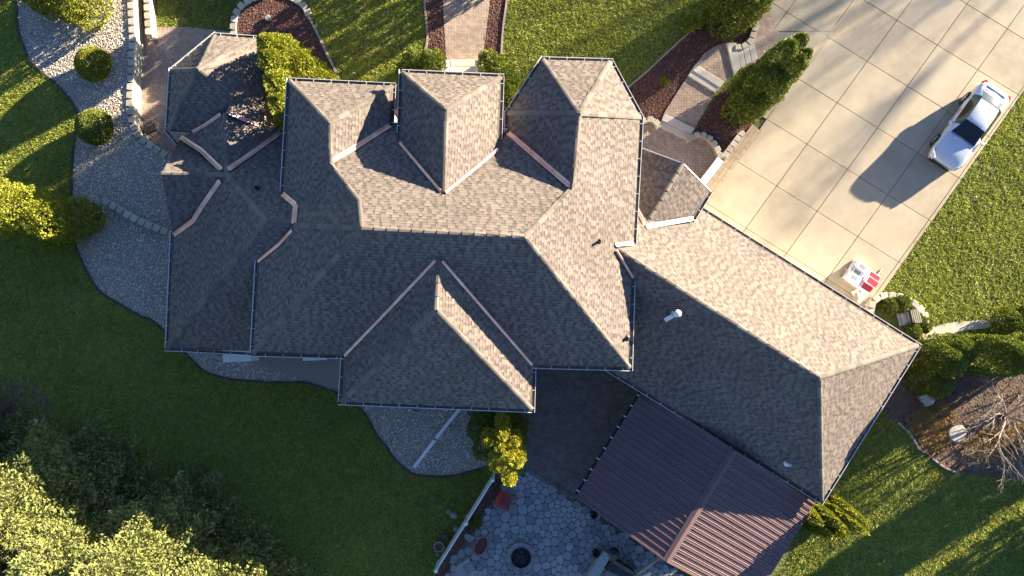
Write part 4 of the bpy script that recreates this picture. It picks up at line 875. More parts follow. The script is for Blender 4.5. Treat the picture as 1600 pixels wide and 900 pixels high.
    MB().bar((0.97, -0.70, 1.0), (0.97, 0.70, 1.0), 0.02, 0.05).build('cowl_seam', M['seam'], e); MB().bar((-1.86, -0.64, 1.145), (-1.86, 0.64, 1.145), 0.015, 0.02).build('boot_seam', M['seam'], e)
    for s in (-1, 1): MB().bar((0.88, s * 0.12, 1.075), (0.62, s * 0.12 + 0.45, 1.17), 0.02, 0.015).build('wiper', M['black'], e)
    MB().box((-2.2, 0, 1.115), (0.16, 1.1, 0.02)).build('boot_lip', M['paint'], e)
car()

# ------------------------------------------------------------------ pallet of wrapped shingle bundles
a = P(1340, 434, 0.0); ax = P(1362, 446, 0) - P(1322, 418, 0); rz = math.atan2(ax.y, ax.x)
pal = empty('pallet', (a.x, a.y, 0.06), rz); tag(pal, 'wooden pallet under wrapped roofing bundles near the garage door', 'pallet')
for k in range(6): MB().box((-0.72 + k * 0.29, 0, 0.125), (0.14, 1.3, 0.022)).build('deck_board', M['palletwood'], pal)
for y in (-0.55, 0, 0.55): MB().box((0, y, 0.055), (1.6, 0.09, 0.105)).build('runner', M['palletwood'], pal)
stk = [(-0.40, -0.36, 5, 0), (-0.40, 0.02, 4, 1), (-0.40, 0.40, 5, 0), (0.40, -0.36, 4, 0), (0.40, 0.02, 5, 1), (0.40, 0.40, 3, 1)]
nn_ = 0
spot = ['nearest the house wall', 'in the middle towards the house', 'at the upper left of the pallet', 'by the loose plank', 'in the middle towards the lawn', 'nearest the metal strip']
for q, (x, y, n, col) in enumerate(stk):
    for k in range(n):
        c_, s_ = math.cos(rz), math.sin(rz); jx, jy = random.uniform(-0.03, 0.03), random.uniform(-0.02, 0.02); lx, ly = x + jx, y + jy
        b = empty('shingle_bundle', (a.x + lx * c_ - ly * s_, a.y + lx * s_ + ly * c_, 0.06 + 0.138 + k * 0.105), rz + random.uniform(-0.05, 0.05)); 
        red = (col + k) % 2
        tag(b, '%s shingle bundle, %s layer, stack %s' % ('red' if red else 'white', ('bottom', 'second', 'third', 'fourth', 'fifth')[k], spot[q]), 'bundle', 'roofing bundles on the pallet')
        mb = MB().box((0, 0, 0.05), (0.76, 0.36, 0.098)); o = mb.build('package', M['wrap'], b); bv = o.modifiers.new('b', 'BEVEL'); bv.width = 0.015; bv.segments = 2
        mb = MB().box((0.0 if not red else 0.08, 0.0, 0.1005), (0.34 if not red else 0.58, 0.20 if not red else 0.33, 0.004)); mb.build('printed_panel', M['redwrap'] if red else M['greypl'], b)
        MB().box((-0.30, 0, 0.1), (0.03, 0.365, 0.006)).build('strap', M['black'], b)
for (x, y, w_, d_, rr, h, m, lab) in ((1345, 457, 0.9, 0.55, 0.5, 0.10, 'wrap', 'flattened white wrapping sheet in front of the pallet'), (1337, 465, 0.7, 0.3, 1.2, 0.05, 'palletwood', 'torn cardboard piece next to the garage eave')):
    p = P(x, y, 0.06); o = empty('packing_scrap', p, rr); tag(o, lab, 'scrap')
    vs = [(-w_ / 2, -d_ / 2, 0.01), (0, -d_ / 2, h), (w_ / 2, -d_ / 2, 0.02), (w_ / 2, d_ / 2, 0.05), (0, d_ / 2, h * 1.4), (-w_ / 2, d_ / 2, 0.015)]
    MB().add(vs + [(x_, y_, z_ + 0.012) for x_, y_, z_ in vs], [(5, 4, 1, 0), (4, 3, 2, 1), (6, 7, 10, 11), (7, 8, 9, 10)]).build('folded_sheet', M[m], o)
    MB().box((0.1, 0.05, h * 0.9 + 0.03), (w_ * 0.4, d_ * 0.35, 0.03), 0.3).build('loose_piece', M[m], o)
e = rooted('metal_strip', (1369, 432), 'long grey metal strip lying beside the pallet', 'strip')
adopt(MB().bar(P(1362, 444, 0.10), P(1379, 421, 0.10), 0.14, 0.05).build('channel', M['greypl']), e); adopt(MB().bar(P(1361.2, 443, 0.14), P(1378, 420.4, 0.14), 0.03, 0.08).build('flange', M['white']), e)
e = rooted('plank', (1348, 462), 'white plank reaching from the pallet to the garage', 'plank')
adopt(MB().bar(P(1360, 446, 0.30), P(1341, 473, 0.12), 0.2, 0.04).build('board', M['wrap']), e); adopt(MB().bar(P(1361, 447, 0.34), P(1343, 472, 0.16), 0.04, 0.05).build('lip', M['wrap']), e)

# ------------------------------------------------------------------ small garden things
p = P(1407, 497, 0.0); ch = empty('patio_chair', p, math.radians(12)); tag(ch, 'brown metal lounge chair inside the semicircular planter wall', 'chair')
for k in range(7): MB().bar((-0.32 + k * 0.09, -0.36, 0.42), (-0.32 + k * 0.09, 0.36, 0.42), 0.075, 0.02).build('seat_slat', M['greypl' if k % 2 else 'beige'], ch)
for k in range(5): MB().bar((0.36 + k * 0.045, -0.36, 0.48 + k * 0.10), (0.36 + k * 0.045, 0.36, 0.48 + k * 0.10), 0.03, 0.08).build('back_slat', M['beige'], ch)
for s in (-1, 1):
    MB().tube([(-0.36, s * 0.38, 0), (-0.36, s * 0.38, 0.6), (0.34, s * 0.38, 0.62), (0.40, s * 0.38, 0.0)], 0.022, 6).build('leg', M['black'], ch)
p = P(1440, 621, 0); bh = empty('birdhouse', p, math.radians(30)); tag(bh, 'small grey birdhouse with pitched roof in the dark planting bed', 'birdhouse')
MB().box((0, 0, 0.30), (0.34, 0.4, 0.6)).build('body', M['greywood'], bh)
for s in (-1, 1): MB().bar((0, -0.30, 0.78), (0, 0.30, 0.78), 0.02, 0.02).add([(0, -0.3, 0.80), (0, 0.3, 0.80), (s * 0.30, 0.3, 0.56), (s * 0.30, -0.3, 0.56), (0, -0.3, 0.77), (0, 0.3, 0.77), (s * 0.30, 0.3, 0.53), (s * 0.30, -0.3, 0.53)], [(0, 1, 2, 3), (7, 6, 5, 4), (0, 3, 7, 4), (1, 5, 6, 2), (3, 2, 6, 7)]).build('roof', M['greywood'], bh)
MB().lathe([(0.05, 0), (0.05, 0.01), (0, 0.01)], (0, 0, 0), 12).build('entrance_hole', M['black'], bh).matrix_local = Matrix.Translation((0, -0.2, 0.42)) @ Matrix.Rotation(math.pi / 2, 4, 'X')
p = P(1493, 676, 0); stn = empty('stepping_stone', p); tag(stn, 'pale round stone disc in the dry planting bed', 'stone')
mb = MB().lathe([(0.46, 0.0), (0.47, 0.16), (0.44, 0.20), (0.0, 0.205)], (0, 0, 0), 26); mb.v = [(x * (1 + 0.03 * math.sin(5 * math.atan2(y, x))), y, z) for x, y, z in mb.v]; mb.build('disc', M['step'], stn)
MB().lathe([(0.50, 0.0), (0.5, 0.03), (0.47, 0.03)], (0, 0, 0), 26).build('footing', M['rock'], stn)
p = P(420, 30, 0); wl = empty('well_cap', p); tag(wl, 'small grey round cap in the round mulch bed', 'cap')
MB().lathe([(0.17, 0), (0.17, 0.18), (0.14, 0.2), (0, 0.2)], (0, 0, 0), 18).build('pipe', M['greypl'], wl); MB().lathe([(0.2, 0.12), (0.2, 0.15), (0.17, 0.15)], (0, 0, 0), 18).build('collar', M['black'], wl)
p = P(243, 205, ZL + 0.03); tb = empty('terrace_chair', p, 0.4); tag(tb, 'black metal chair in the corner of the sunken terrace', 'chair')
for k in range(6): MB().bar((-0.22 + k * 0.085, -0.23, 0.44), (-0.22 + k * 0.085, 0.23, 0.44), 0.06, 0.02).build('seat_slat', M['black'], tb)
for k in range(4): MB().bar((-0.27 - k * 0.03, -0.23, 0.52 + k * 0.11), (-0.27 - k * 0.03, 0.23, 0.52 + k * 0.11), 0.03, 0.08).build('back_slat', M['black'], tb)
for s in (-1, 1):
    for x in (-0.24, 0.22): MB().bar((x, s * 0.24, 0), (x, s * 0.24, 0.66 if x > 0 else 0.9), 0.035, 0.035).build('leg', M['black'], tb)
    MB().bar((-0.26, s * 0.24, 0.66), (0.24, s * 0.24, 0.66), 0.05, 0.03).build('armrest', M['black'], tb)

# ------------------------------------------------------------------ vegetation
def unit(a): return a / np.maximum(1e-6, np.linalg.norm(a, axis=1, keepdims=True))
def leaf_quads(p, axis, side, L, W):
    """diamond-ish leaf quads: base, side, tip, side"""
    n = len(p); L = L[:, None]; W = W[:, None]
    v = np.empty((n, 4, 3)); v[:, 0] = p - axis * L * 0.3; v[:, 1] = p + axis * L * 0.2 + side * W; v[:, 2] = p + axis * L * 0.7; v[:, 3] = p + axis * L * 0.2 - side * W
    return v.reshape(-1, 3), np.arange(n * 4).reshape(n, 4)
def sprays(lobes, n, L=0.13, W=0.045, up=0.75, depth=0.14, seed=0, rough=1.0):
    """lobes: (x, y, z0, height, radius, kind) in world space; kind 0 flame, 1 ellipsoid, 2 rounded column"""
    r = np.random.default_rng(seed); area = np.array([l[3] * l[4] + l[4] ** 2 for l in lobes]); cnt = (n * area / area.sum()).astype(int)
    VV, FF, SS = [], [], []; base = 0
    for (x, y, z0, h, R, kind), m in zip(lobes, cnt):
        if m < 4: continue
        t = r.uniform(0, 1, m); th = r.uniform(0, 2 * math.pi, m)
        if kind == 1:
            cz = 2 * t - 1; prof = np.sqrt(np.maximum(0, 1 - cz ** 2)); zz = z0 + h * t; slope = cz
        elif kind == 2:
            t = 1 - (1 - t) ** 1.25; prof = np.minimum(1, (t * 7 + 0.55)) * np.sqrt(np.maximum(0, 1 - np.clip((t - 0.62) / 0.38, 0, 1) ** 2)); zz = z0 + h * t; slope = np.clip((t - 0.55) / 0.45, 0, 1)
        else:
            t = 1 - np.sqrt(1 - t * 0.999); prof = np.minimum(1, t * 6 + 0.5) * (1 - t) ** 0.72 * 1.12; zz = z0 + h * t; slope = np.full(m, 0.35)
        ph = r.uniform(0, 6.28, 8)
        lump = 1 + 0.15 * np.sin(3 * th + ph[0] + 2.2 * zz) * np.sin(2.1 * zz + ph[1]) + 0.12 * np.sin(7 * th + ph[2] - 1.7 * zz) * np.sin(4.3 * zz + ph[3]) + 0.08 * np.sin(11 * th + ph[4] + 6.1 * zz); lump = 1 + (lump - 1) * rough
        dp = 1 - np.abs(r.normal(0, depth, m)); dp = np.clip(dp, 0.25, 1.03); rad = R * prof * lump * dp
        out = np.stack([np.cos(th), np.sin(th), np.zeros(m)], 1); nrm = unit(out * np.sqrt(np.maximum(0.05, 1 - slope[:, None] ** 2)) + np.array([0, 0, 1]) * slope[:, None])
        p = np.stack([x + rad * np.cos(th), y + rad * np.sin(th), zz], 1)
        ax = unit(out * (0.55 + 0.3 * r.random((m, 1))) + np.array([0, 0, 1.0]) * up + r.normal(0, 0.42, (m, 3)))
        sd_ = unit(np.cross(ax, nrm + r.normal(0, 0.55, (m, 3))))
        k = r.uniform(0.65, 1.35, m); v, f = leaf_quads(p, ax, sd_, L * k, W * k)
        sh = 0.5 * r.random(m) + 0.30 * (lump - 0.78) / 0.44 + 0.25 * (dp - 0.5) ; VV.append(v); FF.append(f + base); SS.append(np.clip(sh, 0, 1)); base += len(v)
    return np.concatenate(VV), np.concatenate(FF), np.concatenate(SS)
SEED = [100]
def shrub(name, label, cat, lobes_px, n, m='arbor', group=None, L=0.13, W=0.045, up=0.75, trunk=True, zb=0.0, depth=0.10, rough=0.75):
    """lobes_px: (px, py at the lobe's foot, z0, height, radius, kind)"""
    SEED[0] += 1; lb = []
    for (px, py, z0, h, R, kind) in lobes_px:
        q = P(px, py, zb); lb.append((q.x, q.y, z0 + zb, h, R, kind))
    c = Vector((np.mean([l[0] for l in lb]), np.mean([l[1] for l in lb]), zb)); e = empty(name, c); tag(e, label, cat, group)
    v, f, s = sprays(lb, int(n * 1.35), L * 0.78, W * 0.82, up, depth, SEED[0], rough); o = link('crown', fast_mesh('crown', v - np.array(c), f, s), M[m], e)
    mb = MB()
    for (x, y, z0, h, R, kind) in lb:
        mb = MB(); mb.tube([(x - c.x, y - c.y, 0), (x - c.x + 0.03, y - c.y, h * 0.4), (x - c.x, y - c.y, (z0 - zb) + h * 0.8)], [max(0.03, R * 0.09), R * 0.07, 0.012], 6); mb.build('trunk', M['bark'], e)
    return e
# left: tall evergreen with three lit heads, big one at the top edge, ball shrubs
shrub('evergreen_tree', 'tall multi-headed evergreen at the left edge beside the short block wall', 'tree', [(95, 338, 0.1, 5.6, 1.15, 2), (128, 352, 0.1, 4.2, 1.1, 2), (60, 345, 0.1, 5.9, 1.1, 2), (150, 345, 0, 2.6, 1.0, 1), (30, 338, 0.1, 6.0, 1.0, 2), (100, 372, 0, 2.4, 0.9, 1)], 30000)
shrub('evergreen_tree', 'rounded bright evergreen cut by the upper left corner', 'tree', [(150, 20, 0.0, 2.6, 1.1, 2), (120, 8, 0.0, 3.2, 1.1, 2), (95, 5, 0.0, 3.4, 1.1, 2), (115, -30, 0, 3.4, 1.3, 2)], 24000)
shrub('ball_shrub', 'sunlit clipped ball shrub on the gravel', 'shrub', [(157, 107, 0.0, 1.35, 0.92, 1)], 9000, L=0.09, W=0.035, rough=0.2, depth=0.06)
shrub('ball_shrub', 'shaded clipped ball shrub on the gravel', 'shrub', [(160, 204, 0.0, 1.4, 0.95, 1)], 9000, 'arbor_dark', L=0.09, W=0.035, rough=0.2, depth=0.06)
# beside the turret
shrub('spiral_evergreen', 'bright yellow green evergreen between turret and north dormer', 'tree', [(515, 145, 0.2, 3.2, 0.85, 2), (500, 138, 0.5, 4.4, 0.85, 2), (486, 130, 0.5, 5.4, 0.8, 2), (478, 134, 0.5, 6.0, 0.75, 2), (478, 152, 0.2, 6.2, 0.75, 2), (482, 178, 0.2, 5.9, 0.7, 2), (484, 205, 0.2, 5.6, 0.62, 2), (486, 226, 0.2, 5.2, 0.5, 2)], 36000, 'arbor')
shrub('porch_shrub', 'dark rounded yew left of the front landing', 'shrub', [(655, 108, 0.0, 1.7, 0.75, 1), (680, 108, 0.0, 1.8, 0.7, 1), (640, 120, 0, 1.3, 0.6, 1)], 11000, 'arbor_dark', L=0.10)
shrub('porch_shrub', 'dark upright yew right of the front landing', 'shrub', [(768, 112, 0.0, 1.9, 0.75, 1), (785, 135, 0.0, 2.0, 0.8, 1), (790, 160, 0, 1.6, 0.65, 1)], 12000, 'arbor_dark', L=0.10)
# side walk
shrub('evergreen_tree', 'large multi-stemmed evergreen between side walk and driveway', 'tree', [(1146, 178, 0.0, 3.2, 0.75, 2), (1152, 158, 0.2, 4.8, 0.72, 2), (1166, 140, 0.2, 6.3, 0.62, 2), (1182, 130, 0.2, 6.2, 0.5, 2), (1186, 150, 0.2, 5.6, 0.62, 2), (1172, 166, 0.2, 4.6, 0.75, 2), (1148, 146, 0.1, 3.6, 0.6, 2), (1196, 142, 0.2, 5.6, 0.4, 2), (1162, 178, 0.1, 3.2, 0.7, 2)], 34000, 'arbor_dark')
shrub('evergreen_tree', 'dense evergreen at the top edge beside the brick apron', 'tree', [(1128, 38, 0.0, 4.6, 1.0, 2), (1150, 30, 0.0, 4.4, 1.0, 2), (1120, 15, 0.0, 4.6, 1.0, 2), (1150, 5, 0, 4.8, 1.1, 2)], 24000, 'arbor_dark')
shrub('small_conifer', 'tiny yellow green conifer in the side mulch bed', 'shrub', [(1037, 130, 0.0, 0.55, 0.24, 1)], 1500, L=0.07, W=0.03)
shrub('grass_clump', 'ragged low grassy clump at the end of the side mulch bed', 'shrub', [(1085, 32, 0.0, 0.55, 0.55, 1), (1098, 22, 0, 0.5, 0.5, 1), (1075, 42, 0, 0.4, 0.4, 1)], 3500, 'grass', L=0.16, W=0.03)
# right row of arborvitae
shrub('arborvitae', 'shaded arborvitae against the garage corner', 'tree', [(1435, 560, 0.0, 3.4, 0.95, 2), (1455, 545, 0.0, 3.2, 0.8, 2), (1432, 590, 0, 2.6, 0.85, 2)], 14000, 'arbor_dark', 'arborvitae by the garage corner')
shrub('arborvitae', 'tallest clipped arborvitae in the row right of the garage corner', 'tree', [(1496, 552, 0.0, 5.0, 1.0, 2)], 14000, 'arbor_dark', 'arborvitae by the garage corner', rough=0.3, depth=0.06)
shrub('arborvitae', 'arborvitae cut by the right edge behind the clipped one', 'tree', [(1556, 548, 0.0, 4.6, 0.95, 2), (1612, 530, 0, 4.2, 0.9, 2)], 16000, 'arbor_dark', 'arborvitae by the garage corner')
shrub('spreading_yew', 'dark spreading yew beside the pale path at the right edge', 'shrub', [(1562, 506, 0.0, 1.5, 0.9, 1), (1595, 502, 0.0, 1.7, 1.0, 1), (1630, 500, 0, 1.7, 1.0, 1)], 12000, 'arbor_dark', L=0.11)
shrub('planter_shrub', 'low green mound inside the semicircular planter wall', 'shrub', [(1385, 478, 0.0, 0.75, 0.5, 1), (1402, 474, 0, 0.75, 0.5, 1)], 6000, 'arbor_dark', L=0.09)
shrub('planter_shrub', 'small shrub at the end of the semicircular planter wall', 'shrub', [(1432, 500, 0, 0.6, 0.4, 1), (1440, 510, 0, 0.6, 0.35, 1), (1418, 518, 0, 0.8, 0.5, 1)], 5000, 'arbor_dark', L=0.09)
# bottom right cluster at the garage's south corner
shrub('arborvitae', 'golden tipped arborvitae touching the pavilion roof', 'tree', [(1240, 790, 0.0, 3.6, 0.60, 0), (1248, 804, 0.0, 4.2, 0.52, 0)], 11000, 'arbor', 'arborvitae at the south garage corner')
shrub('arborvitae', 'narrow golden arborvitae in the middle of the south corner group', 'tree', [(1260, 788, 0.0, 4.6, 0.46, 0)], 8000, 'arbor', 'arborvitae at the south garage corner')
shrub('arborvitae', 'outermost long golden arborvitae of the south corner group', 'tree', [(1282, 790, 0.0, 5.2, 0.52, 0), (1294, 784, 0, 4.6, 0.5, 0)], 12000, 'arbor', 'arborvitae at the south garage corner')
shrub('arborvitae', 'small lower arborvitae under the south corner group', 'tree', [(1266, 814, 0.0, 3.2, 0.42, 0), (1282, 812, 0, 3.2, 0.4, 0)], 8000, 'arbor', 'arborvitae at the south garage corner')
# golden cluster behind the house
heads = [(783, 664, 4.3, .36), (762, 691, 4.4, .42), (786, 681, 4.6, .42), (782, 699, 4.5, .42), (805, 692, 4.3, .38), (777, 729, 4.7, .5), (808, 722, 4.8, .5), (796, 753, 4.6, .42), (795, 714, 4.8, .42)]
lb = []
for hx, hy, hz, rr in heads:
    q = P(hx, hy, hz - 0.25); d = q; hz += 0.7; bx = 800 + (hx - 800) * (38 - hz) / 38; by = 500 + (hy - 500) * (38 - hz) / 38
    lb.append((bx, by, 0.05, hz + 0.2, rr * 0.95, 2))
shrub('golden_evergreen', 'clump of golden topped evergreens by the white fence end', 'tree', lb, 26000, 'gold', L=0.09, W=0.036)
shrub('shaded_evergreen_base', 'low base of the golden clump, its shade coloured as darker green', 'tree', [(x, y, 0.05, 3.0, 0.62, 2) for x, y in ((758, 640), (772, 652), (792, 648), (806, 660), (752, 662), (803, 682), (760, 690))], 14000, 'arbor_dark', L=0.11, W=0.04)  # lower lobes of the golden clump, their shade painted with a darker leaf
shrub('garden_plant', 'small green plant at the foot of the white fence', 'shrub', [(743, 815, 0, 0.45, 0.32, 1)], 1200, 'arbor_dark', L=0.1)

# big spruces at the lower left
def spruce(px, py, h, R, label, seed, nb=12):
    r = np.random.default_rng(seed); c = P(px, py, 0); e = empty('spruce_tree', c); tag(e, label, 'tree', 'spruces at the lower left')
    MB().tube([(0, 0, 0), (0.05, 0, h * 0.5), (0, 0.03, h * 0.97)], [0.22, 0.14, 0.02], 9).build('trunk', M['bark'], e)
    VP, VA, LL = [], [], []; lm = MB()
    z = 0.5; k = 0
    while z < h * 0.97:
        t = z / h; rad = R * (1 - t) ** 0.8 * (0.9 + 0.2 * r.random()) + 0.12; m = max(5, int(nb * (1 - t * 0.6))); k += 1
        for j in range(m):
            a = 2 * math.pi * (j + 0.5 * (k % 2) + r.uniform(-.3, .3)) / m; ln = rad * r.uniform(0.5, 1.25); d = np.array([math.cos(a), math.sin(a), 0]); sd_ = np.array([-d[1], d[0], 0])
            if ln > 0.6: lm.tube([(0, 0, z), tuple(d * ln * 0.5 + np.array([0, 0, z - 0.05 * ln])), tuple(d * ln * 0.9 + np.array([0, 0, z + 0.02 * ln]))], [0.035, 0.022, 0.008], 4, cap=False)
            ns = max(3, int(ln / 0.16))
            for i in range(ns):
                s = (i + 0.6) / ns
                if s < 0.22: continue
                wl = 0.40 * ln * (1 - s) + 0.16
                for q in (-1, 0, 1):
                    nt_ = 1 if q == 0 else max(1, int(wl / 0.17))
                    for w_ in range(nt_):
                        off = q * wl * (w_ + 0.7) / nt_
                        p = d * (ln * s + abs(off) * 0.45) + sd_ * off + np.array([0, 0, z - 0.12 * ln * s * (1 - s) * 2 + 0.10 * s * ln + r.uniform(-.06, .09)])
                        ax = d + sd_ * q * 0.8 + np.array([0, 0, 0.55]); VP.append(p); VA.append(ax / np.linalg.norm(ax))
        z += max(0.15, 0.34 * (1 - t * 0.5))
    VP = np.array(VP); VA = np.array(VA); rep = 5; p = np.repeat(VP, rep, 0) + r.normal(0, 0.045, (len(VP) * rep, 3)); a = unit(np.repeat(VA, rep, 0) + r.normal(0, 0.55, (len(VP) * rep, 3)))
    sd_ = unit(np.cross(a, r.normal(0, 1, a.shape))); n = len(p); kk = r.uniform(0.6, 1.3, n)
    v, f = leaf_quads(p, a, sd_, 0.18 * kk, 0.032 * kk + 0.006)
    cl = np.repeat(r.random(len(VP)), rep); o = link('crown', fast_mesh('crown', v, f, np.clip(0.45 * cl + 0.55 * r.random(n), 0, 1)), M['needle'], e); lm.build('limbs', M['bark'], e)
spruce(135, 750, 10.8, 3.5, 'tall spruce at the lower left with its top in sun', 5); spruce(295, 815, 10.2, 3.1, 'second tall spruce cut by the lower edge', 6); spruce(-30, 728, 10.4, 3.2, 'spruce half outside the left edge', 7); spruce(425, 925, 8.2, 2.7, 'smaller spruce at the lower edge', 8); spruce(100, 900, 10.5, 3.4, 'spruce behind the lower edge at the corner', 9); spruce(205, 800, 9.0, 2.6, 'slimmer spruce wedged between the two tall ones', 31); spruce(370, 880, 8.6, 2.5, 'slim spruce right of the second tall one', 32); spruce(40, 800, 9.6, 2.8, 'spruce between the corner and the tall one', 33)

# bare trees and shrubs
def bare_tree(name, label, cat, px, py, h, spread, m, seed, levels=5, r0=0.09, nstem=5, lean=(0, 0), group=None, zspread=0.5, kids=3, twist=0.6):
    r = random.Random(seed); c = P(px, py, 0); e = empty(name, c); tag(e, label, cat, group); tr = MB(); br = MB()
    def grow(p, d, L, rad, lv):
        n = 3; pts = [p]; q = p.copy(); dd = d.copy()
        for i in range(n):
            dd = (dd + Vector((r.uniform(-1, 1), r.uniform(-1, 1), r.uniform(-0.5, 0.9))) * 0.16).normalized(); q = q + dd * (L / n); pts.append(q.copy())
        (tr if lv == levels else br).tube(pts, [rad * (1 - 0.45 * i / n) for i in range(n + 1)], 6 if lv > 2 else 4, cap=False)
        if lv <= 1: return
        for i in range(kids if lv > 1 else 2):
            b = pts[r.choice((1, 2, 3, 3))]; nd = (dd + Vector((r.uniform(-1, 1), r.uniform(-1, 1), r.uniform(-0.45, 0.6) * zspread * 2)) * twist * 1.25).normalized()
            grow(b, nd, L * r.uniform(0.55, 0.85), rad * 0.52, lv - 1)
    for s in range(nstem):
        a = 2 * math.pi * s / nstem + r.uniform(-.4, .4); d = Vector((math.cos(a) * spread + lean[0], math.sin(a) * spread + lean[1], 1)).normalized()
        grow(Vector((math.cos(a) * 0.05, math.sin(a) * 0.05, 0)), d, h * 0.42, r0, levels)
    tr.build('trunk', M[m], e); br.build('branches', M[m], e); return e
bare_tree('bare_tree', 'leafless pale tree spreading over the right edge bed', 'tree', 1572, 650, 4.6, 1.1, 'palebark', 3, 5, 0.055, 8, (-0.15, 0.0), None, 0.5, 4, 0.75)
bare_tree('bare_shrub', 'low tangled leafless shrub below the pale bare tree', 'shrub', 1580, 700, 1.7, 1.1, 'twig', 4, 4, 0.02, 12, kids=3)
bare_tree('bare_shrub', 'leafless dark shrub at the left edge above the spruces', 'shrub', 15, 640, 1.9, 0.8, 'twig', 12, 5, 0.022, 12, kids=3)
bare_tree('bare_shrub', 'leafless twiggy shrub at the right edge above the pale tree', 'shrub', 1592, 615, 1.8, 0.9, 'palebark', 17, 4, 0.02, 9, kids=3)
# trees that stand just outside the frame and whose shadows fall into it
for i, (x, y, h, R) in enumerate(((1745, 632, 6.5, 1.35), (1800, 590, 6.0, 1.2), (1770, 745, 6.0, 1.5), (1850, 735, 6.5, 1.6), (1690, 842, 4.0, 1.1))):
    shrub('column_evergreen', 'column evergreen beyond the right edge, %s from the bottom' % ('fourth', 'fifth', 'second', 'third', 'first')[i], 'tree', [(x, y, 0.0, h, R, 2)], 6000, 'arbor_dark', 'evergreens beyond the right edge', L=0.2, W=0.08)
for i, (x, y, h, R) in enumerate(((830, -88, 7.0, 1.25), (716, -110, 6.5, 1.2), (540, -110, 5.0, 0.9))):
    shrub('column_evergreen', 'column evergreen beyond the top edge, %s from the front walk' % ('first', 'second', 'third', 'fourth', 'fifth')[i], 'tree', [(x, y, 0.0, h, R, 2)], 6000, 'arbor_dark', 'evergreens beyond the top edge', L=0.2, W=0.08)
for i, (x, y, sd_) in enumerate(((2560, -830, 21), (2860, -1060, 22))):
    bare_tree('street_tree', 'leafless street tree beyond the driveway, the %s one' % ('nearer', 'farther')[i], 'tree', x, y, 17.5, 0.45, 'bark', sd_, 5, 0.17, 4, group='street trees beyond the driveway', kids=4, twist=0.6)

# ------------------------------------------------------------------ ground cover
def fill_rocks(name, pts, smin, smax, m, z=0.0, flat=0.6):
    n = len(pts); r = RNG; dirs = np.array([[1, 0, 0], [0, 1, 0], [-1, 0, 0], [0, -1, 0], [0, 0, 1]], float)
    s = r.uniform(smin, smax, n); a = r.uniform(0, 6.28, n); ca, sa = np.cos(a), np.sin(a); V = np.zeros((n, 5, 3)); k = r.uniform(0.6, 1.25, (n, 5))
    for i, d in enumerate(dirs):
        x = d[0] * k[:, i] * s; y = d[1] * k[:, i] * s * 0.8; zz = (d[2] * k[:, i] * flat + 0.12 * (i < 4)) * s
        V[:, i, 0] = pts[:, 0] + x * ca - y * sa; V[:, i, 1] = pts[:, 1] + x * sa + y * ca; V[:, i, 2] = z + zz
    V[:, 4, :2] += r.normal(0, 0.25, (n, 2)) * s[:, None]
    b = (np.arange(n) * 5)[:, None]; tri = np.array([[0, 1, 4], [1, 2, 4], [2, 3, 4], [3, 0, 4]]); F_ = (b[:, None, :] + tri[None]).reshape(-1, 3)
    o = link(name, fast_mesh(name, V.reshape(-1, 3), F_, np.repeat(r.random(n), 4)), M[m]); o['kind'] = 'stuff'; return o
house_pg = [[P2(*RV[n][:2], 3.0) for n in ('n1a', 'n2b', 'n3b', 'n3c', 'n3d', 'e3', 's2a', 's2b', 'wb1', 'wd1')], [P2(*RV[n]) for n in ('ga', 'gE', 'gS', 'gW')]]
fg = inset(gravel_pg, 0.02)
g_ = scatter(gravel_pg, 150); g_ = g_[~(inside(g_, house_pg[0]))]
o = fill_rocks('gravel', g_, 0.030, 0.062, 'gravel', 0.006); tag(o, 'loose grey gravel covering the side and back beds', 'gravel')
cp = []
for k, pg in BED.items():
    q = scatter(pg, 130); cp.append(q[~inside(q, house_pg[0])])
cp = np.concatenate(cp); o = fill_rocks('mulch', cp, 0.03, 0.075, 'chip', 0.01, 0.4); tag(o, 'dark red brown bark mulch in the planting beds', 'mulch')

def blades(name, pts, hmin, hmax, w_, nb, m, z=0.0, rad=0.06, lean=0.5):
    r = RNG; n = len(pts); hh = np.repeat(r.uniform(hmin, hmax, n), nb); c = np.repeat(pts, nb, 0) + r.normal(0, rad, (n * nb, 2)); N_ = n * nb; a = r.uniform(0, 6.28, N_); l = r.normal(0, lean, (N_, 2)) * hh[:, None]
    V = np.zeros((N_, 3, 3)); wx = np.cos(a) * w_; wy = np.sin(a) * w_
    V[:, 0, 0] = c[:, 0] - wx; V[:, 0, 1] = c[:, 1] - wy; V[:, 1, 0] = c[:, 0] + wx; V[:, 1, 1] = c[:, 1] + wy; V[:, 2, :2] = c + l; V[:, 2, 2] = hh * r.uniform(0.7, 1.1, N_); V[:, :, 2] += z
    sh = np.clip(np.repeat(r.random(n), nb) * 0.6 + r.random(N_) * 0.4, 0, 1)
    o = link(name, fast_mesh(name, V.reshape(-1, 3), np.arange(N_ * 3).reshape(N_, 3), sh), M[m]); o['kind'] = 'stuff'; return o
view = poly([(-40, -40), (1640, -40), (1640, 940), (-40, 940)])
gp = scatter(view, 112)
bad = np.zeros(len(gp), bool)
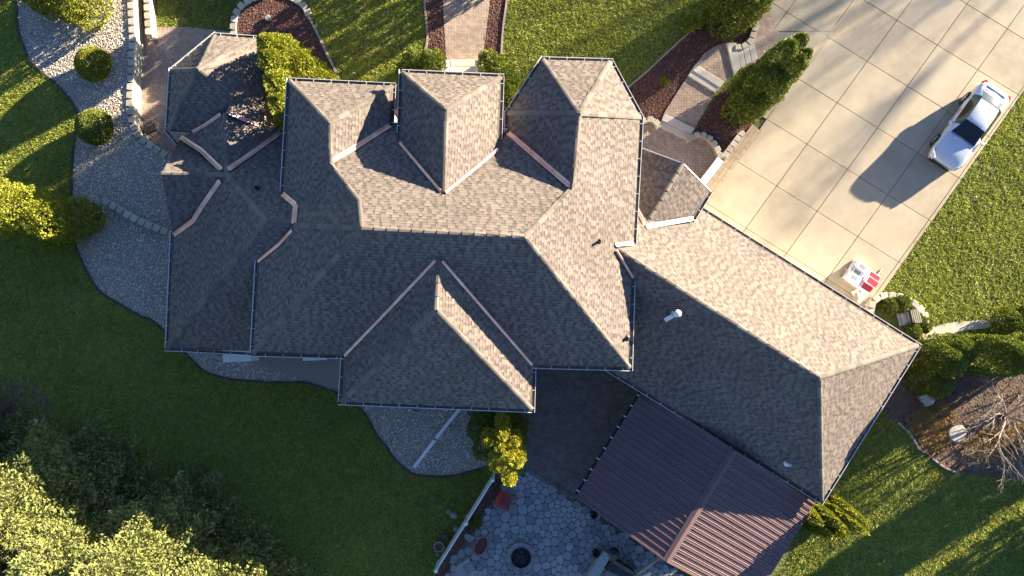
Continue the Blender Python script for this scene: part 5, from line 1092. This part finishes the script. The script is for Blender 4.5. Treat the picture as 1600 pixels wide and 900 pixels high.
for pg in [drive_all, gravel_pg, soil_pg, pit_w, pt_pg] + list(BED.values()) + house_pg + [poly(q) for q in ([(690, -60), (692, 0), (697, 93), (754, 93), (766, 0), (768, -60)], [(1075, 60), (1137, 60), (1225, 60), (1190, 205), (1096, 320), (1000, 240)], [(780, 560), (780, 745), (1190, 960), (1275, 790), (1000, 560)], [(1437, 516), (1470, 506), (1545, 499), (1700, 480), (1700, 500), (1545, 512), (1470, 528), (1445, 532)], [(1360, 495), (1364, 472), (1380, 461), (1420, 466), (1448, 490), (1448, 510), (1400, 530)])]:
    bad |= inside(gp, pg)
gp = gp[~bad]
# thinner where the turf is worn
tk = np.sin(gp[:, 0] * 0.9 + 1.3) * np.sin(gp[:, 1] * 1.1) + 0.6 * np.sin(gp[:, 0] * 2.3 + gp[:, 1] * 1.7) + RNG.normal(0, 0.6, len(gp))
gp = gp[tk > -1.45]
o = blades('grass', gp, 0.045, 0.11, 0.021, 5, 'grass', 0.0, 0.055, 0.75); tag(o, 'green lawn grass around the house', 'grass')
lp = scatter(poly([(240, -60), (362, -60), (362, 48), (234, 40)], ZL), 80); o = blades('grass', lp, 0.05, 0.11, 0.021, 6, 'grass', ZL, 0.055, 0.75); tag(o, 'lawn grass on the lower level above the terrace', 'grass')
dg = scatter(poly(smooth_line([(1418, 655), (1440, 640), (1462, 626), (1478, 640), (1490, 660), (1480, 690), (1462, 705), (1440, 700), (1428, 680)], 3, True)), 120); o = blades('dry_grass', dg, 0.12, 0.3, 0.02, 9, 'drygrass', 0, 0.10, 0.9); tag(o, 'matted golden dry grass in the planting bed', 'dry grass')
dg = scatter(poly(smooth_line([(1500, 700), (1530, 675), (1570, 668), (1610, 660), (1610, 690), (1570, 705), (1535, 715)], 3, True)), 90); o = blades('dry_grass', dg, 0.12, 0.35, 0.02, 8, 'drygrass', 0, 0.10, 0.9); tag(o, 'matted dry grass under the pale bare tree', 'dry grass')
lf = scatter(inset(soil_pg, 0.1), 25); o = fill_rocks('leaf_litter', lf, 0.03, 0.09, 'chip', 0.008, 0.3); tag(o, 'brown leaf litter on the dark planting bed', 'leaf litter')
